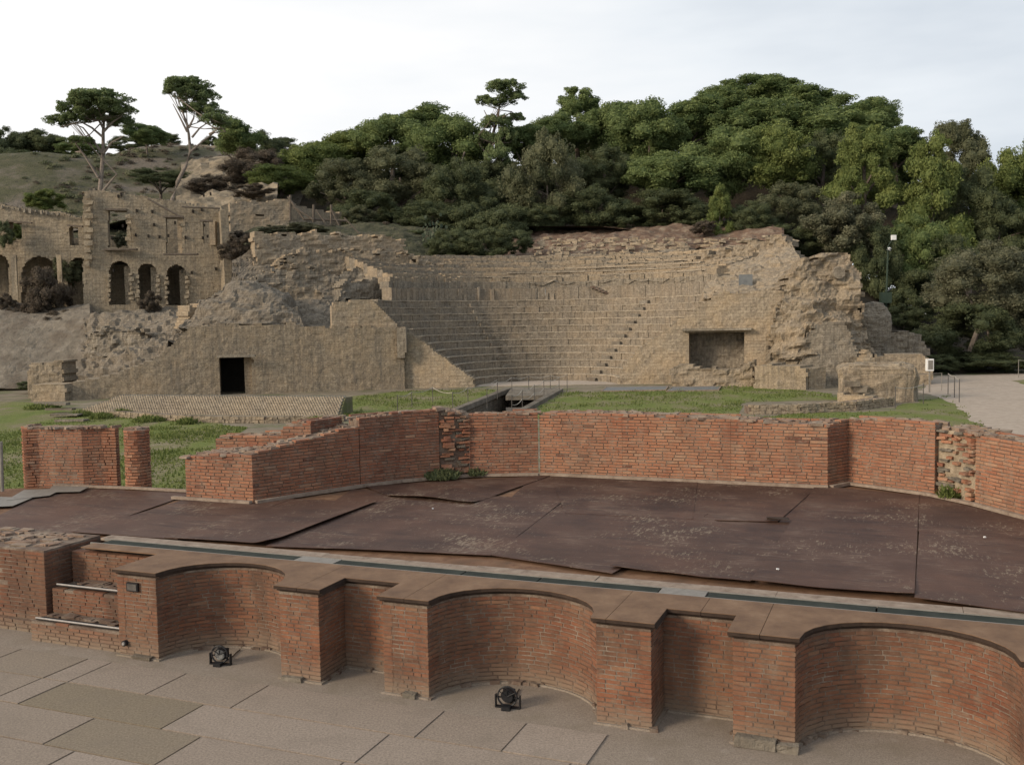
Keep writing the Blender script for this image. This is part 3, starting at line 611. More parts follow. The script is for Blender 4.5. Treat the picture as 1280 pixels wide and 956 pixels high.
# ================================================================== BACK WALLS OF THE STAGE
def top_z(u, v, s, t):
    p = L(s, t); return float(P(u, v, p[1])[2])
def planks(path, name_parent, h=.035, w_=.09):
    """weathered boards along a wall foot on the stage"""
    for a, b in zip(path[:-1], path[1:]):
        a, b = np.array(a), np.array(b); d = b-a; l_ = np.linalg.norm(d); d /= l_; o = np.array([d[1], -d[0]])
        aa, bb = a+o*.02, b+o*.02
        MB().prism([tuple(L(*p)[:2]) for p in (aa+o*w_-d*0.0, bb+o*w_, bb, aa)], ZD-.02, ZD+h+random.uniform(-.008, .008)).build('skirting_plank', M['pale_wood'], name_parent)
def brick_wall(label, path, ztops, thick, name='brick_wall', limit=300, closed_back=None, zb=1.14, tint=(.4, .95), ch=.062, rag=.02, bl=(.17, .31), dens=None, seed=0, back=True, origin=None):
    o = thing(name, L(*path[len(path)//2]), label, 'wall'); BB = Bricks(.13)
    W = [L(*p)[:2] for p in path]
    cum = [0]
    for a, b in zip(W[:-1], W[1:]): cum.append(cum[-1]+np.linalg.norm(b-a))
    for i in range(len(W)-1):
        za, zb_ = ztops[i], ztops[i+1]; l_ = cum[i+1]-cum[i]
        lay(BB, [W[i], W[i+1]], zb, (lambda s, za=za, zb_=zb_, l_=l_: za+(zb_-za)*s/l_), ch=ch, bl=bl, tint=tint, rag=rag, seed=seed+i, dens=(dens or 1.))
    # mortar core: side strips + stepped top
    ins = inset(W, .013); bk = closed_back if closed_back else inset(W, thick); n = len(W); V = []
    for k in range(n): V.append((*ins[k], zb-.6)); V.append((*ins[k], ztops[k]-.045)); V.append((*bk[k], ztops[k]-.045)); V.append((*bk[k], zb-.6))
    F = []
    for k in range(n-1):
        a, b = 4*k, 4*k+4
        for j in range(4): F.append([a+j, b+j, b+(j+1) % 4, a+(j+1) % 4])
    F += [[0, 1, 2, 3], [4*n-1, 4*n-2, 4*n-3, 4*n-4]]
    mk('mortar_core', V, F, M['mortar'], o)
    # loose top course
    tb = MB()
    for k in range(n-1):
        l_ = np.linalg.norm(ins[k+1]-ins[k])
        for _ in range(int(l_*thick*38)):
            a, b = random.random(), random.random(); q0 = ins[k]*(1-a)+ins[k+1]*a; q1 = bk[k]*(1-a)+bk[k+1]*a; p = q0*(1-b)+q1*b
            z = ztops[k]*(1-a)+ztops[k+1]*a-.045; d = W[k+1]-W[k]; ang = math.atan2(d[1], d[0])
            tb.box((p[0], p[1], z+random.uniform(-.01, .02)), (random.uniform(.1, .25), random.uniform(.06, .14), .045), ang+random.gauss(0, .35), jit=.012)
    if tb.V: tb.build('broken_top', M['top_rubble'], o, kind='stuff')
    if back:   # rear facing of bricks, laid coarsely
        BK = Bricks(.1)
        for i in range(n-1): lay(BK, [bk[i+1], bk[i]], .0, (lambda s, a=ztops[i+1], b=ztops[i], l_=np.linalg.norm(bk[i+1]-bk[i]): a+(b-a)*s/max(l_, .01)), ch=.062, bl=(.2, .34), tint=tint, seed=seed+50+i)
        BK.emit(o, 0, 'rear_brick_courses')
    BB.emit(o, limit)
    return o
SB = [(-12.7, 14.88), (-11.18, 14.90), (-10.15, 17.0), (-9.55, 17.85), (-8.58, 18.77), (-7.21, 19.38), (-1.37, 19.42), (-1.33, 19.99), (.48, 19.08), (.95, 18.6), (1.76, 17.45), (3.2, 15.2)]
# wing wall (left)
wz = [top_z(232, 568, *SB[0]), top_z(316, 565, *SB[1]), top_z(449, 531, *SB[2])]
wing = brick_wall('red brick wing wall on the left of the stage, broken top rising to the back', [SB[0], SB[1], SB[2]], wz, .9, closed_back=[L(-12.7, 15.9)[:2], L(-11.75, 16.1)[:2], L(-10.9, 17.5)[:2]], tint=(.35, .9), seed=11)
planks([(-12.95, 14.86), (-11.16, 14.86)], wing); planks([(-11.14, 14.88), (-10.7, 15.85), (-10.13, 16.98)], wing)
# low wall behind the wing
q0 = LG(241, 560, 1.3); zt = P(241, 532, L(*q0)[1])[2]
def ptop(u, v, s, t): return float(P(u, v, L(s, t)[1])[2])
lw = [(-12.75, 16.35), (-11.3, 16.5), (-11.28, 16.9), (-11.0, 16.95), (-10.98, 17.5)]
loww = brick_wall('low brick wall behind the left wing, stepped up at its right end', [(-12.95, 16.1), (-11.55, 16.35), (-11.5, 16.36), (-10.95, 16.5)], [2.22, 2.30, 2.45, 2.52], .55, tint=(.45, .98), seed=21, limit=150, zb=1.5)
brick_wall('short brick stub standing above the mortared top of the left wing', [(-10.95, 16.52), (-10.75, 17.35)], [2.53, 2.56], .4, tint=(.1, .5), seed=23, limit=60, zb=1.8)
# back wall left part
s2 = SB[2]
bw1 = brick_wall('smooth red brick back wall between the left wing and the crumbled patch', [(-10.15, 17.02), (-9.65, 17.75), (-9.05, 18.38)], [2.58, 2.62, 2.64], .5, tint=(.15, .7), seed=31)
planks([(-10.15, 16.98), (-9.65, 17.71), (-9.05, 18.34)], bw1)
# crumbled patch
M['pale_mortar'] = noisy('pale_mortar', [(.3, (.20, .155, .105)), (.6, (.38, .31, .22)), (.75, (.44, .37, .28))], 7, .97, .04, 18)
def rubble_wall(label, path, z0, zt, thick, seed, pale=.72, cm='mortar'):
    o = thing('rubble_wall', L(*path[0]), label, 'wall'); rd = random.Random(seed); np.random.seed(seed)
    W = [L(*p)[:2] for p in path]; ins = inset(W, .03); bk = inset(W, thick); n = len(W); V = []; F = []
    for k in range(n): V += [(*ins[k], .3), (*ins[k], zt[k]-.05), (*bk[k], zt[k]-.05), (*bk[k], .3)]
    for k in range(n-1):
        for j in range(4): F.append([4*k+j, 4*k+4+j, 4*k+4+(j+1) % 4, 4*k+(j+1) % 4])
    F += [[0, 1, 2, 3], [4*n-1, 4*n-2, 4*n-3, 4*n-4]]; mk('mortar_core', V, F, M[cm], o)
    c = 0
    for k in range(n-1):
        l_ = np.linalg.norm(W[k+1]-W[k]); d = (W[k+1]-W[k])/l_; out = np.array([d[1], -d[0]]); z = z0
        while z < min(zt[k], zt[k+1])-.02:
            s = rd.uniform(0, .1)
            while s < l_-.04:
                ln = rd.uniform(.06, .24)
                if rd.random() < pale:
                    h = rd.uniform(.035, .055); m_ = W[k]+d*min(s+ln/2, l_-ln/2)+out*rd.uniform(-.05, .02)
                    bb = MB().box((m_[0], m_[1], z+h/2+rd.uniform(-.015, .015)), (ln, .12, h), math.atan2(d[1], d[0])+rd.gauss(0, .06), t=rd.uniform(.3, 1), jit=.012, tilt=(0, rd.gauss(0, .05)))
                    bb.build('brick', M['brick'] if rd.random() < .75 else M['plaster'], o); c += 1
                s += ln+rd.uniform(.01, .07)
            z += .068
    tb = MB()
    for k in range(n-1):
        for _ in range(14):
            a, b = rd.random(), rd.random(); p = (ins[k]*(1-a)+ins[k+1]*a)*(1-b)+(bk[k]*(1-a)+bk[k+1]*a)*b
            tb.box((p[0], p[1], zt[k]*(1-a)+zt[k+1]*a-.03), (rd.uniform(.1, .25), rd.uniform(.08, .16), .07), rd.uniform(0, 3), jit=.02)
    tb.build('broken_top', M['top_rubble'], o, kind='stuff'); return o
rw1 = rubble_wall('crumbled stretch of back wall with ragged bricks above the dark weeds', [(-9.05, 18.40), (-8.8, 18.6), (-8.55, 18.80)], 1.2, [2.66, 2.58, 2.5], .5, 3)
planks([(-9.05, 18.36), (-8.55, 18.76)], rw1)
# the rest of the back wall
bw2 = brick_wall('red brick back wall left of centre ending in a sharp pale corner', [(-8.55, 18.80), (-7.9, 19.1), (-7.22, 19.38)], [2.5, 2.52, 2.53], .5, tint=(.25, .75), seed=41)
planks([(-8.55, 18.76), (-7.9, 19.06), (-7.22, 19.34)], bw2)
bw3 = brick_wall('long straight orange brick back wall behind the middle of the stage', [(-7.20, 19.42), (-5.4, 19.43), (-3.2, 19.43), (-1.38, 19.43), (-1.02, 20.03)], [2.50, 2.52, 2.47, 2.40, 2.44], .6, closed_back=[L(-7.2, 20.2)[:2], L(-5.4, 20.2)[:2], L(-3.2, 20.2)[:2], L(-2.0, 20.2)[:2], L(-1.5, 20.3)[:2]], tint=(.45, .98), seed=51)
planks([(-7.2, 19.38), (-4.8, 19.39), (-1.36, 19.39), (-1.04, 19.93)], bw3)
bw4 = brick_wall('orange brick back wall recess right of the long straight wall', [(-1.06, 20.01), (-.35, 19.60), (.48, 19.10)], [2.46, 2.50, 2.52], .5, tint=(.4, .9), seed=61)
planks([(-1.02, 19.93), (-.35, 19.56), (.48, 19.06)], bw4)
rw2 = rubble_wall('broken gap in the brick wall with pale mortar and stub bricks', [(.52, 19.18), (.78, 18.92), (1.1, 18.42)], 1.25, [2.42, 2.42, 2.42], .6, 5, pale=.6, cm='pale_mortar')
planks([(.48, 19.04), (1.1, 18.36)], rw2)
bw5 = brick_wall('orange brick wall at the right picture edge curving towards the camera', [(1.1, 18.40), (1.76, 17.45), (2.6, 16.2), (3.2, 15.2), (4.1, 13.4)], [2.42, 2.42, 2.42, 2.42, 2.42], .5, tint=(.5, .98), seed=71, bl=(.2, .34))
planks([(1.1, 18.36), (1.76, 17.41), (2.6, 16.16), (3.2, 15.16), (4.1, 13.36)], bw5)
planks([(-16.4, 15.28), (-14.6, 15.5), (-12.95, 15.55)], pf, .03, .07)

# free standing block and columns on the left
ft = thing('brick_block', L(-16.4, 15.2), 'free standing brick block on the left lawn side with one shaded flank', 'wall')
BB = Bricks(.12); a, b, c = L(-16.98, 15.06)[:2], L(-15.74, 15.38)[:2], L(-15.18, 15.80)[:2]
d_ = c-b; e_ = a+d_
for p, q, sd in ((a, b, 1), (b, c, 2), (c, e_, 3), (e_, a, 4)): lay(BB, [p, q], 1.0, 2.42, ch=.06, seed=80+sd, tint=(.35, .85))
BB.emit(ft, 300)
ce = (a+b+c+e_)/4; cq = [tuple(ce+(p-ce)*.95) for p in (a, b, c, e_)]; MB().prism(cq, 0, 2.38).build('mortar_core', M['mortar'], ft)
tb = MB()
for _ in range(50):
    u_, v_ = random.random(), random.random(); p = a+(b-a)*u_+d_*v_; tb.box((p[0], p[1], 2.40), (random.uniform(.1, .25), random.uniform(.08, .14), .05), random.uniform(0, 3), jit=.01)
tb.build('broken_top', M['top_rubble'], ft, kind='stuff')
def column(cx, cy, r, zt, label, seed):
    o = thing('brick_column', (cx, cy, 0), label, 'column'); BB = Bricks(.1)
    pts = [np.array([cx+r*math.cos(t), cy+r*math.sin(t)]) for t in np.linspace(2*math.pi, 0, 25)]
    lay(BB, [p for p in pts[::-1]], 1.0, zt, ch=.062, bl=(.13, .2), seed=seed, tint=(.4, .9), side=1)
    BB.emit(o, 200)
    MB().tube([(cx, cy, 0), (cx, cy, zt-.02)], [r-.035]*2, 24).build('mortar_core', M['mortar'], o)
    tb = MB()
    for _ in range(12): t = random.uniform(0, 6.28); q = random.uniform(0, r*.7); tb.box((cx+q*math.cos(t), cy+q*math.sin(t), zt), (.15, .1, .05), t, jit=.015)
    tb.build('broken_top', M['top_rubble'], o, kind='stuff')
p = L(-17.02, 15.28); column(p[0], p[1], .2, 2.42, 'half round brick column against the left end of the standing block', 90)
p = L(-14.62, 15.72); column(p[0], p[1], .26, 2.38, 'round brick column standing alone beside the shaded flank of the block', 91)
gp = thing('metal_post', G(3, 614, ZD), 'thin grey metal post at the left picture edge', 'post'); p = G(3, 614, ZD); q = P(1, 552, p[1])
MB().tube([p, q], .035, 8).build('pole', M['cover'], gp)

# ================================================================== FLOODLIGHTS on the paving
def floodlight(u, v, rz, label, up):
    c = G(u, v, .012); o = thing('floodlight', c, label, 'floodlight', 'floodlights on the paving')
    def Q(x, y, z):
        cc, ss = math.cos(rz), math.sin(rz); return c+np.array([x*cc-y*ss, x*ss+y*cc, z])
    # round head on a yoke
    MB().tube([Q(0, .0, .13+.0), Q(0, .05, .14), Q(0, .13, .11)], [.085, .08, .05], 16).build('lamp_head', M['black'], o)
    ring = [Q(.115*math.cos(t), -.02, .14+.115*math.sin(t)) for t in np.linspace(0, 2*math.pi, 25)]
    MB().tube(ring, .011, 6, caps=False).build('guard_ring', M['black'], o)
    for sx in (-1, 1):
        m = MB(); m.box(Q(sx*.145, 0, .075), (.012, .05, .15), rz); m.box(Q(sx*.10, 0, .12), (.09, .014, .014), rz); m.build('bracket', M['black'], o)
    m = MB(); m.box(Q(0, 0, .008), (.30, .06, .014), rz); m.box(Q(0, -.06, .02), (.10, .10, .05), rz); m.build('base', M['black'], o)
    m = MB()
    for k in range(5): m.box(Q(0, .06+.018*k, .13), (.15-.012*k, .006, .15-.012*k), rz)
    m.build('cooling_fin', M['black'], o)
    MB().tube([Q(0, -.012, .13), Q(0, -.022, .13)], [.07, .065], 16).build('lens', M['lens' if up else 'black'], o)
    m = MB()
    for t in (.5, 1.57, 2.6): m.tube([Q(0, -.03, .14), Q(.11*math.cos(t), -.03, .14+.11*math.sin(t))], .006, 5)
    m.build('guard_bar', M['black'], o)
    cb = [Q(.02*math.sin(k), .1+.09*k, .012) for k in range(6)]; MB().tube(cb, .008, 6).build('cable', M['black'], o)
floodlight(276, 830, AZ+.15, 'small black floodlight with bright lens in the left curved niche', True)
floodlight(635, 884, AZ+.1, 'small black round floodlight in front of the middle curved niche', False)

# ================================================================== MASONRY SURFACES
def plane_hit(u, v, p0, d):
    n = np.array([d[1], -d[0], 0]); r = ray(u, v); t = ((np.array([*p0, 0])-CAM)@n)/(r@n); q = CAM+r*t
    return float((q[:2]-p0)@d), float(q[2])
def sheet_wall(name, parent, mat, p0, p1, px, thick=1.2, g=.16, amp=.05, big=0., rag=.12, holes=(), seed=0, zmin=-.3, blk=(.5, .25), kind=None, label=None):
    """masonry slab standing in the vertical plane p0-p1; outline and holes in pixels of that plane; ragged, block-relieved face, real thickness"""
    p0, p1 = np.array(p0, float)[:2], np.array(p1, float)[:2]; d = (p1-p0)/np.linalg.norm(p1-p0); nrm = np.array([d[1], -d[0]])
    if nrm@(CAM[:2]-p0) < 0: nrm = -nrm
    poly = [plane_hit(u, v, p0, d) for u, v in px]; hp = [[plane_hit(u, v, p0, d) for u, v in h] for h in holes]
    a = np.array(poly); s0, s1 = a[:, 0].min()-.2, a[:, 0].max()+.2; z0, z1 = max(zmin, a[:, 1].min()-.2), a[:, 1].max()+.2
    ns, nz_ = int((s1-s0)/g)+1, int((z1-z0)/g)+1
    cs = s0+(np.arange(ns)+.5)*g; cz = z0+(np.arange(nz_)+.5)*g; CS, CZ = np.meshgrid(cs, cz)
    q = np.stack([np.floor(CS/blk[0]+.5*(np.floor(CZ/blk[1]) % 2)), np.floor(CZ/blk[1]), CS*0+seed], -1)
    js = _h(q.astype(np.int64), seed)*rag; jz = _h(q.astype(np.int64), seed+3)*rag+.6*rag*fbm(np.stack([CS, CZ*0, CS*0], -1), .6, seed)
    keep = in_poly(CS+js, CZ+jz, poly)
    for h in hp: keep &= ~in_poly(CS, CZ, h)
    gs = s0+np.arange(ns+1)*g; gz = z0+np.arange(nz_+1)*g; GS, GZ = np.meshgrid(gs, gz)
    q = np.stack([np.floor((GS+.01)/blk[0]+.5*(np.floor((GZ+.01)/blk[1]) % 2)), np.floor((GZ+.01)/blk[1]), GS*0], -1).astype(np.int64)
    P3 = np.stack([GS, GZ, GS*0+seed], -1)
    D = amp*(_h(q, seed+9)*.6+fbm(P3, 1.5, seed+1)*.6)+big*fbm(P3, .28, seed+2, 5, .55)
    X = p0[0]+d[0]*GS+nrm[0]*D; Y = p0[1]+d[1]*GS+nrm[1]*D
    nv = (ns+1)*(nz_+1); Vf = np.stack([X, Y, GZ+.02*vn(P3, 3, seed)], -1).reshape(-1, 3); Vb = np.stack([p0[0]+d[0]*GS-nrm[0]*thick, p0[1]+d[1]*GS-nrm[1]*thick, GZ], -1).reshape(-1, 3)
    UV = np.stack([GS, GZ], -1).reshape(-1, 2); UVb = UV+np.array([thick, 0])
    J, I = np.nonzero(keep); k = J*(ns+1)+I
    flip = (d[0]*nrm[1]-d[1]*nrm[0]) > 0
    Fq = np.stack([k, k+1, k+ns+2, k+ns+1], 1)
    F = [Fq if not flip else Fq[:, ::-1], (Fq+nv)[:, ::-1] if not flip else Fq+nv]
    pad = np.pad(keep, 1)
    for dj, di, e0, e1 in ((-1, 0, 0, 1), (1, 0, ns+2, ns+1), (0, -1, ns+1, 0), (0, 1, 1, ns+2)):
        m = keep & ~pad[1+dj:1+dj+keep.shape[0], 1+di:1+di+keep.shape[1]]; j, i = np.nonzero(m); kk = j*(ns+1)+i
        F.append(np.stack([kk+e0, kk+e0+nv, kk+e1+nv, kk+e1], 1))
    F = np.concatenate(F); used = np.unique(F); rm = np.full(2*nv, -1); rm[used] = np.arange(len(used))
    V = np.concatenate([Vf, Vb])[used]; U = np.concatenate([UV, UVb])[used]
    return mk(name, V, rm[F], mat, parent, uv=U, kind=kind, label=label)
def patch(name, parent, mat, ctrl, res=.3, amp=.25, freq=.6, seed=0, blocky=0., kind=None, label=None, oc=5, skirt=1.5, zmin=None, strata=2.):
    """surface through a grid of control points (u,v,Y); noise displaced along its normals"""
    A = np.array([[P(*c) for c in row] for row in ctrl]); m, n = A.shape[:2]
    du = np.linalg.norm(np.diff(A, axis=1), axis=2).mean(0); dv = np.linalg.norm(np.diff(A, axis=0), axis=2).mean(1)
    us = np.concatenate([np.linspace(i, i+1, max(2, int(l/res)), endpoint=False) for i, l in enumerate(du)]+[[n-1]])
    vs = np.concatenate([np.linspace(i, i+1, max(2, int(l/res)), endpoint=False) for i, l in enumerate(dv)]+[[m-1]])
    def cr(Aa, t, ax):
        i = np.clip(np.floor(t).astype(int), 0, Aa.shape[ax]-2); f = t-i; N = Aa.shape[ax]
        g = lambda k: np.take(Aa, np.clip(i+k, 0, N-1), ax); sh = [1, 1, 1]; sh[ax] = -1; f = f.reshape(sh)
        return .5*((2*g(0))+(-g(-1)+g(1))*f+(2*g(-1)-5*g(0)+4*g(1)-g(2))*f**2+(-g(-1)+3*g(0)-3*g(1)+g(2))*f**3)
    Q = cr(cr(A, us, 1), vs, 0); nu_, nv_ = len(us), len(vs)
    gu = np.gradient(Q, axis=1); gv = np.gradient(Q, axis=0); N = np.cross(gu, gv); N /= np.linalg.norm(N, axis=2, keepdims=True)+1e-9
    N *= np.sign(np.sum(N*(CAM-Q), 2).mean()) or 1
    D = amp*fbm(Q*np.array([.6, .6, strata]), freq, seed, oc, .55)
    if blocky:
        b = np.floor(Q*np.array([1.6, 1.6, 3.2])); D = D+blocky*_h(b.astype(np.int64), seed+4)
    Q = Q+N*D[..., None]
    if zmin is not None: Q[..., 2] = np.maximum(Q[..., 2], zmin)
    V = Q.reshape(-1, 3); UV = np.stack([Q[..., 0], Q[..., 2]], -1).reshape(-1, 2)
    F = [[j*nu_+i, j*nu_+i+1, (j+1)*nu_+i+1, (j+1)*nu_+i] for j in range(nv_-1) for i in range(nu_-1)]
    V = V.tolist(); UV = UV.tolist()
    if skirt:
        bd = [i for i in range(nu_)]+[j*nu_+nu_-1 for j in range(1, nv_)]+[(nv_-1)*nu_+i for i in range(nu_-2, -1, -1)]+[j*nu_ for j in range(nv_-2, 0, -1)]
        base = len(V); b_ = np.array([0, skirt, -skirt*.3])
        for k in bd: V.append((np.array(V[k])+b_).tolist()); UV.append([UV[k][0]+skirt, UV[k][1]])
        for t in range(len(bd)): a, b = bd[t], bd[(t+1) % len(bd)]; F.append([a, b, base+(t+1) % len(bd), base+t])
    return mk(name, V, F, mat, parent, uv=UV, kind=kind, label=label)

# ================================================================== THEATRE
TC = np.array([2.3, 65.0]); R0, RUN, RISE, NR = 4.84, .565, .488, 12
th = thing('theatre', (*TC, 0), 'semicircular stone theatre seating of curved rows below the wooded hill', 'theatre')
def ring_row(name, k, r, z0, z1, depth, a0=0., a1=math.pi, blk=.5, miss=0., jr=.03, jz=.015, mat='seat', seed=0, parent=th, ero=0.):
    rd = np.random.RandomState(seed+k*7); m = max(3, int(r*(a1-a0)/blk)); V = []; F = []; U = []; n = 0
    ed = np.linspace(a0, a1, m+1)+np.r_[0, rd.uniform(-.25, .25, m-1)*(a1-a0)/m, 0]
    for i in range(m):
        if rd.rand() < miss: continue
        ri = r+rd.uniform(-jr, jr); zt = z1+rd.uniform(-jz, jz)
        if ero: q_ = np.array([[ed[i]*r, k*1.7, 3.]]); e1 = fbm(q_, .45, seed+k)[0]; ri += ero*e1; zt += ero*.7*fbm(q_, .8, seed+k+9)[0]
        a_, b_ = ed[i]+.004/r, ed[i+1]-.004/r
        for (aa, rr_, zz) in ((a_, ri, z0), (b_, ri, z0), (b_, ri+rd.uniform(-.01, .01), zt), (a_, ri+rd.uniform(-.01, .01), zt), (b_, r+depth, z0), (b_, r+depth, zt), (a_, r+depth, z0), (a_, r+depth, zt)):
            V.append((TC[0]+rr_*math.cos(aa), max(TC[1]-.2, TC[1]+rr_*math.sin(aa)), zz)); U.append((aa*r+(rr_-r), zz+(rr_-r)*.5))
        F += [[n, n+3, n+2, n+1], [n+3, n+7, n+5, n+2], [n+1, n+2, n+5, n+4], [n, n+6, n+7, n+3], [n+4, n+5, n+7, n+6]]; n += 8
    return mk(name, V, F, M[mat], parent, uv=U)
for k in range(NR):
    ring_row('seat_row', k, R0+k*RUN, max(-.05, k*RISE-.2), (k+1)*RISE-.06, RUN+.5, seed=3)
    ring_row('seat_edge', k, R0+k*RUN-.035, (k+1)*RISE-.065, (k+1)*RISE+.01, .5, seed=5, mat='lip', jz=.012, jr=.025)  # restored edges, made paler to stand for skylight on the treads
def stair(ang, wd=.75):
    for k in range(NR):
        r = R0+k*RUN; c = TC+np.array([math.cos(ang), math.sin(ang)])*(r-.14); m = MB()
        m.box((c[0], c[1], k*RISE+RISE*.25), (.30, wd, RISE*.5), ang, jit=.015); o = m.build('stair_step', M['plaster'], th)
stair(R(46)); stair(R(118), .6)
ZP = NR*RISE; RP = R0+NR*RUN+.75
ring_row('walkway', 0, R0+NR*RUN-.05, ZP-.3, ZP+.01, 1.2, a0=R(8), a1=R(155), seed=9)
ring_row('podium_wall', 0, RP, ZP-.2, ZP+.95, .9, a0=R(16), a1=R(151), blk=.5, jr=.03, jz=.03, ero=.05, seed=11)
ring_row('podium_wall', 1, RP+.35, ZP+.9, ZP+1.45, .9, a0=R(17), a1=R(150), blk=.5, jr=.05, jz=.03, ero=.12, mat='tufa_grey', seed=12)
ring_row('podium_wall', 2, RP+.68, ZP+1.3, ZP+1.8, .9, a0=R(20), a1=R(149), blk=.6, jr=.06, jz=.05, ero=.2, mat='tufa', seed=13)
for i in range(44):
    a = math.pi*(.46+.36*i/44)+random.uniform(-.008, .008)
    if random.random() < .35: c = TC+np.array([math.cos(a), math.sin(a)])*(RP-.01); h_ = random.uniform(.5, 1.05); MB().box((c[0], max(c[1], 65), ZP+h_/2), (.14, random.uniform(.12, .3), h_), a, jit=.03).build('wall_rib', M['seat'], th)
mm = MB()
for i in range(8):   # slanting remains of a stair on the podium wall
    q = P(741+i*4.4, 359+i*1.9, 76.4); mm.box(q, (.36, .5, .14), 0, jit=.02)
mm.build('stair_remains', M['mortar'], th)
for k in range(13):
    if k in (0, 2, 4, 6): ring_row('row_edge', k, RP+.88+k*.5, ZP+1.86+k*.172-.02, ZP+1.86+k*.172+.05, .5, a0=R(26+k*3), a1=R(118-k*9), blk=.8, jr=.03, jz=.012, mat='lip', ero=.06, seed=60)
    ring_row('upper_row', k, RP+.95+k*.5, ZP+1.2+k*.16, ZP+1.86+k*.172, 1.3, a0=R(24), a1=R(143), blk=.62 if k < 6 else .45, ero=.10 if k < 6 else .24, jr=.04, jz=.03, mat=('tufa_grey', 'tufa', 'tufa_clean')[k % 3], seed=40)
# rough fill under the broken rows
V = []; F = []; U = []; na, nr_ = 190, 30
for j in range(nr_+1):
    for i in range(na+1):
        a = R(24)+R(119)*i/na; r = RP+.3+j*.28; z = ZP+1.35+(j*.28)*.31
        q = np.array([[r*math.cos(a), r*math.sin(a), 0.]]); z += .22*fbm(q, .9, 77)[0]; V.append((TC[0]+r*math.cos(a), TC[1]+r*math.sin(a), z)); U.append((a*r, z*2))
for j in range(nr_):
    for i in range(na): k = j*(na+1)+i; F.append([k, k+na+1, k+na+2, k+1])
mk('rubble_bank', V, [f[::-1] for f in F], M['tufa'], th, uv=U)
# earth bank on top (reddish), a rough terrain patch
patch('earth_bank', None, M['dirt'], [[(600, 335, 87), (680, 325, 88), (800, 318, 88), (900, 312, 86), (980, 318, 82)],
      [(600, 310, 92), (680, 303, 93), (800, 296, 93), (900, 298, 90), (980, 300, 85)],
      [(600, 290, 99), (680, 288, 100), (800, 284, 100), (900, 280, 97), (980, 285, 92)]], .4, .3, .5, 5, blocky=.12, kind='structure')
patch('bank', None, M['hill'], [[(420, 318, 80), (520, 322, 85), (615, 335, 87)], [(420, 296, 84), (520, 302, 89), (615, 310, 92)], [(420, 280, 92), (520, 282, 96), (615, 290, 99)]], .4, .3, .5, 6, blocky=.05, kind='structure')
stn = MB(); rd = random.Random(8)
for _ in range(260):
    u, v = rd.uniform(670, 975), rd.uniform(298, 318); q = P(u, v, 88-(v-300)*.12); stn.box(q, (rd.uniform(.2, .8), rd.uniform(.2, .5), rd.uniform(.1, .25)), rd.uniform(-.3, .3), jit=.05)
tag(stn.build('scattered_stones', M['tufa_clean'], kind='stuff'), None)

# retaining walls in front
wl = thing('retaining_wall', P(300, 480, 60), 'long tufa wall with a dark doorway left of the seating, sloping down at its left end', 'wall')
pA, pB = P(190, 497, 60.5), P(505, 484, 64.3)
hole = [(275, 447), (316, 447), (316, 505), (275, 505)]
sheet_wall('masonry', wl, M['tufa'], pA, pB, [(70, 540), (76, 484), (105, 476), (153, 463), (196, 447), (222, 424), (240, 408), (372, 404), (378, 408), (505, 408), (505, 540)], 1.9, .14, .025, .03, .06, [hole], seed=1)
sheet_wall('parapet', wl, M['tufa_clean'], pA+np.array([0, .35, 0]), pB+np.array([0, .35, 0]), [(415, 430), (415, 378), (463, 374), (497, 405), (497, 430)], 1.5, .12, .03, 0, .03, seed=2)
mb = MB()
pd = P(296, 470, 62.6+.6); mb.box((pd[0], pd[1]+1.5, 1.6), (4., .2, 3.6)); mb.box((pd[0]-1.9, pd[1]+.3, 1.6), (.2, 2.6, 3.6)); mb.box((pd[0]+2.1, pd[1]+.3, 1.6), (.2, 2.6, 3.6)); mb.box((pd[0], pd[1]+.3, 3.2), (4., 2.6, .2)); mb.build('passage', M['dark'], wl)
q = P(296, 445, 61.4); MB().box((q[0], q[1]-.1, q[2]), (2.3, .35, .14), .1).build('lintel', M['tufa_grey'], wl)
wt = thing('analemma_wall', P(550, 480, 64.6), 'triangular tufa wall sloping down to the left end of the orchestra', 'wall')
sheet_wall('masonry', wt, M['tufa_clean'], P(505, 484, 64.7), P(592, 484, 64.3), [(506, 540), (506, 412), (515, 418), (592, 474), (593, 540)], .9, .10, .025, 0, .04, seed=3)
sheet_wall('pier', wl, M['tufa_grey'], P(495, 484, 63.9), P(507, 484, 63.9), [(496, 448), (496, 410), (507, 410), (507, 448)], 1.4, .12, .03, 0, .0, seed=4)
MB().box(P(501, 466, 65.6)+np.array([0, .6, 0]), (1.4, .3, 3.4)).build('passage', M['dark'], wl)  # dark slab behind the slit, coloured as the shade of the passage
wr = thing('analemma_wall', P(860, 470, 64), 'tufa wall with a deep rectangular niche right of the seating', 'wall')
pA, pB = P(760, 478, 65.2), P(985, 478, 62.6)
nich = [(862, 417), (931, 415), (931, 462), (862, 462)]
sheet_wall('masonry', wr, M['tufa_clean'], pA, pB, [(764, 540), (772, 474), (782, 453), (801, 434), (852, 399), (903, 364), (925, 366), (990, 362), (990, 540)], 1.7, .13, .04, .05, .05, [nich], seed=5)
sheet_wall('niche_back', wr, M['tufa_grey'], pA+np.array([0, 1.75, 0]), pB+np.array([0, 1.75, 0]), [(840, 500), (840, 400), (955, 400), (955, 500)], .5, .13, .12, .1, 0, seed=6)
q = P(896, 412, 63.3); MB().box(q, (4.3, .5, .16), -.2, jit=.03).build('lintel', M['tufa_grey'], wr)
lowr = thing('rubble_wall', P(900, 470, 60), 'low rough stone footing below the rectangular niche', 'wall')
sheet_wall('masonry', lowr, M['tufa'], P(835, 478, 62.5), P(945, 485, 60.5), [(838, 530), (838, 462), (862, 456), (880, 461), (934, 458), (942, 448), (944, 530)], 1., .14, .14, .1, .14, seed=7)
